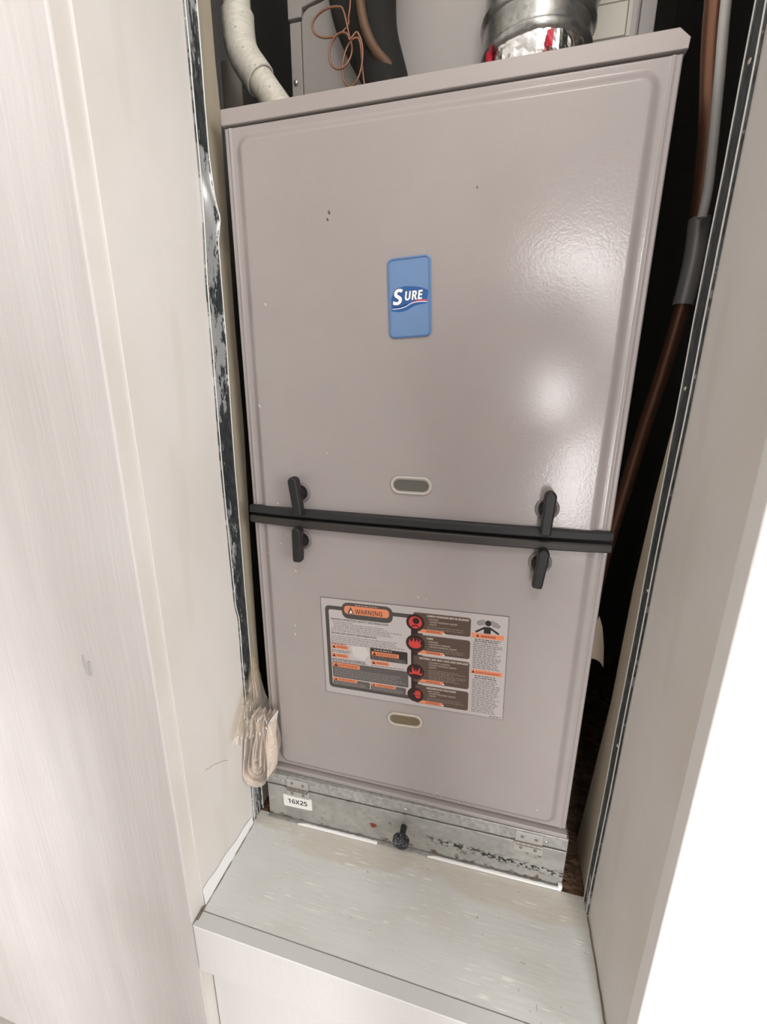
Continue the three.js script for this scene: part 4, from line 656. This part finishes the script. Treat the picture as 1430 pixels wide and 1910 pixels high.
  const head = (w) => {
    const p = toHead(w);
    let d = ell(p, [0, 0.03, 0.012], [0.076, 0.084, 0.094]);
    d = smin(d, ell(p, [0, -0.035, -0.035], [0.058, 0.075, 0.062]), 0.03); d = smin(d, cap(p, [0, -0.075, -0.055], [0, -0.085, -0.07], 0.028, 0.02), 0.02);
    for (const s of [-1, 1]) { d = Math.max(d, -ell(p, [s * 0.031, 0.005, -0.098], [0.017, 0.011, 0.016])); d = Math.min(d, ell(p, [s * 0.031, 0.004, -0.080], [0.0125, 0.011, 0.0125])); d = smin(d, ell(p, [s * 0.080, -0.008, 0.008], [0.010, 0.030, 0.018]), 0.006); }
    d = smin(d, cap(p, [0, 0.006, -0.090], [0, -0.028, -0.110], 0.007, 0.012), 0.010);
    d = smin(d, cap(p, [-0.02, -0.056, -0.088], [0.02, -0.056, -0.088], 0.006, 0.006), 0.004); d = Math.max(d, -cap(p, [-0.022, -0.0555, -0.098], [0.022, -0.0555, -0.098], 0.0022, 0.0022));
    return smin(d, cap(w, [0, 1.43, 0.01], [0, 1.52, -0.012], 0.056, 0.052), 0.02);
  };
  const headCol = (w) => { const p = toHead(w); for (const s of [-1, 1]) { const q = Math.hypot(p[0] - s * 0.031, p[1] - 0.004); if (p[2] < -0.083 && q < 0.0115) return q < 0.005 ? [0.05, 0.03, 0.02] : [0.75, 0.73, 0.70]; } if (p[2] < -0.08 && Math.hypot(p[0] / 0.024, (p[1] + 0.056) / 0.009) < 1) return [0.45, 0.18, 0.15]; return SKIN; };
  const hands = [-1, 1].map((s) => {
    const L = [[ph(s * 0.088, -0.085, -0.058), ph(s * 0.070, -0.052, -0.026), 0.026, 0.024], [ph(s * 0.070, -0.052, -0.026), ph(s * 0.058, -0.018, -0.006), 0.022, 0.013], [ph(s * 0.072, -0.055, -0.026), ph(s * 0.058, -0.062, -0.006), 0.022, 0.012]];
    const fg = []; [0.006, -0.001, 0.004, 0.015].forEach((t, i) => { const u = -0.006 - 0.0195 * i, r = 0.0088 - 0.0006 * (i === 3); fg.push([[ph(s * 0.057, u, -0.006), ph(s * 0.0485, u + 0.002, 0.010), r + 0.0006, r], [ph(s * 0.0485, u + 0.002, 0.010), ph(s * 0.032, u + 0.003, 0.0145), r, r - 0.0004], [ph(s * 0.032, u + 0.003, 0.0145), ph(s * t, u + 0.003, 0.0138), r - 0.0004, r - 0.0014]]); });
    fg.push([[ph(s * 0.066, -0.052, -0.030), ph(s * 0.052, -0.030, -0.024), 0.014, 0.0108], [ph(s * 0.052, -0.030, -0.024), ph(s * 0.038, -0.010, -0.0165), 0.0105, 0.0098], [ph(s * 0.038, -0.010, -0.0165), ph(s * 0.026, 0.006, -0.0145), 0.0096, 0.0082]]);
    const sdf = (p) => { let d = 9; for (const [a, b, ra, rb] of L) d = smin(d, cap(p, a, b, ra, rb), 0.014); let all = d; for (const f of fg) { let q = 9; for (const [a, b, ra, rb] of f) q = smin(q, cap(p, a, b, ra, rb), 0.003); all = smin(all, q, 0.004); } return all; };
    return mesh(64, ph(s * 0.052, -0.04, -0.02), 0.088, sdf, () => SKIN);
  });
  const t = thing('person', 'person in dark shirt and jeans photographing the furnace with a telephone', 'person', [PX, 0, PZ]);
  part(t, 'body', mergeGeometries([mesh(120, [0, 0.75, -0.1], 0.80, body, bodyCol), mesh(64, [0, 1.555, -0.03], 0.15, head, headCol), ...hands]), std({ vertexColors: true, roughness: 0.8 }));
  part(t, 'hair', (() => { const g = new THREE.SphereGeometry(1, 40, 28, 0, Math.PI * 2, 0, 1.75); const p = g.attributes.position; for (let i = 0; i < p.count; i++) { const x = p.getX(i), y = p.getY(i), z = p.getZ(i), f = z < -0.2 && y < 0.45 ? 0.86 : 1, n = 1 + 0.03 * Math.sin(x * 24 + z * 9); const a = [x * 0.083 * f * n, 0.032 + y * 0.091 * f * n, 0.014 + z * 0.102 * f]; const yy = a[1] * ct + a[2] * sn, zz = -a[1] * sn + a[2] * ct; p.setXYZ(i, hc[0] + a[0], hc[1] + yy, hc[2] + zz); } g.computeVertexNormals(); return g; })(), std({ color: lin(0.03, 0.02, 0.015), roughness: 0.6 }));
  const m = thing('telephone', 'black smartphone held up in both hands by the photographer', 'phone', [pc.x, pc.y, pc.z]);
  const basis = new THREE.Matrix4().makeBasis(rt, upv, fw.clone().negate()); m.quaternion.setFromRotationMatrix(basis);
  part(m, 'case', new RoundedBoxGeometry(0.072, 0.148, 0.008, 3, 0.0035), M.black);
  part(m, 'screen', (() => { const g = new RoundedBoxGeometry(0.066, 0.142, 0.0008, 1, 0.0003); g.translate(0, 0, 0.0041); return g; })(), std({ color: lin(0.05, 0.05, 0.055), roughness: 0.1 }));
}

renderer.render(scene, camera);
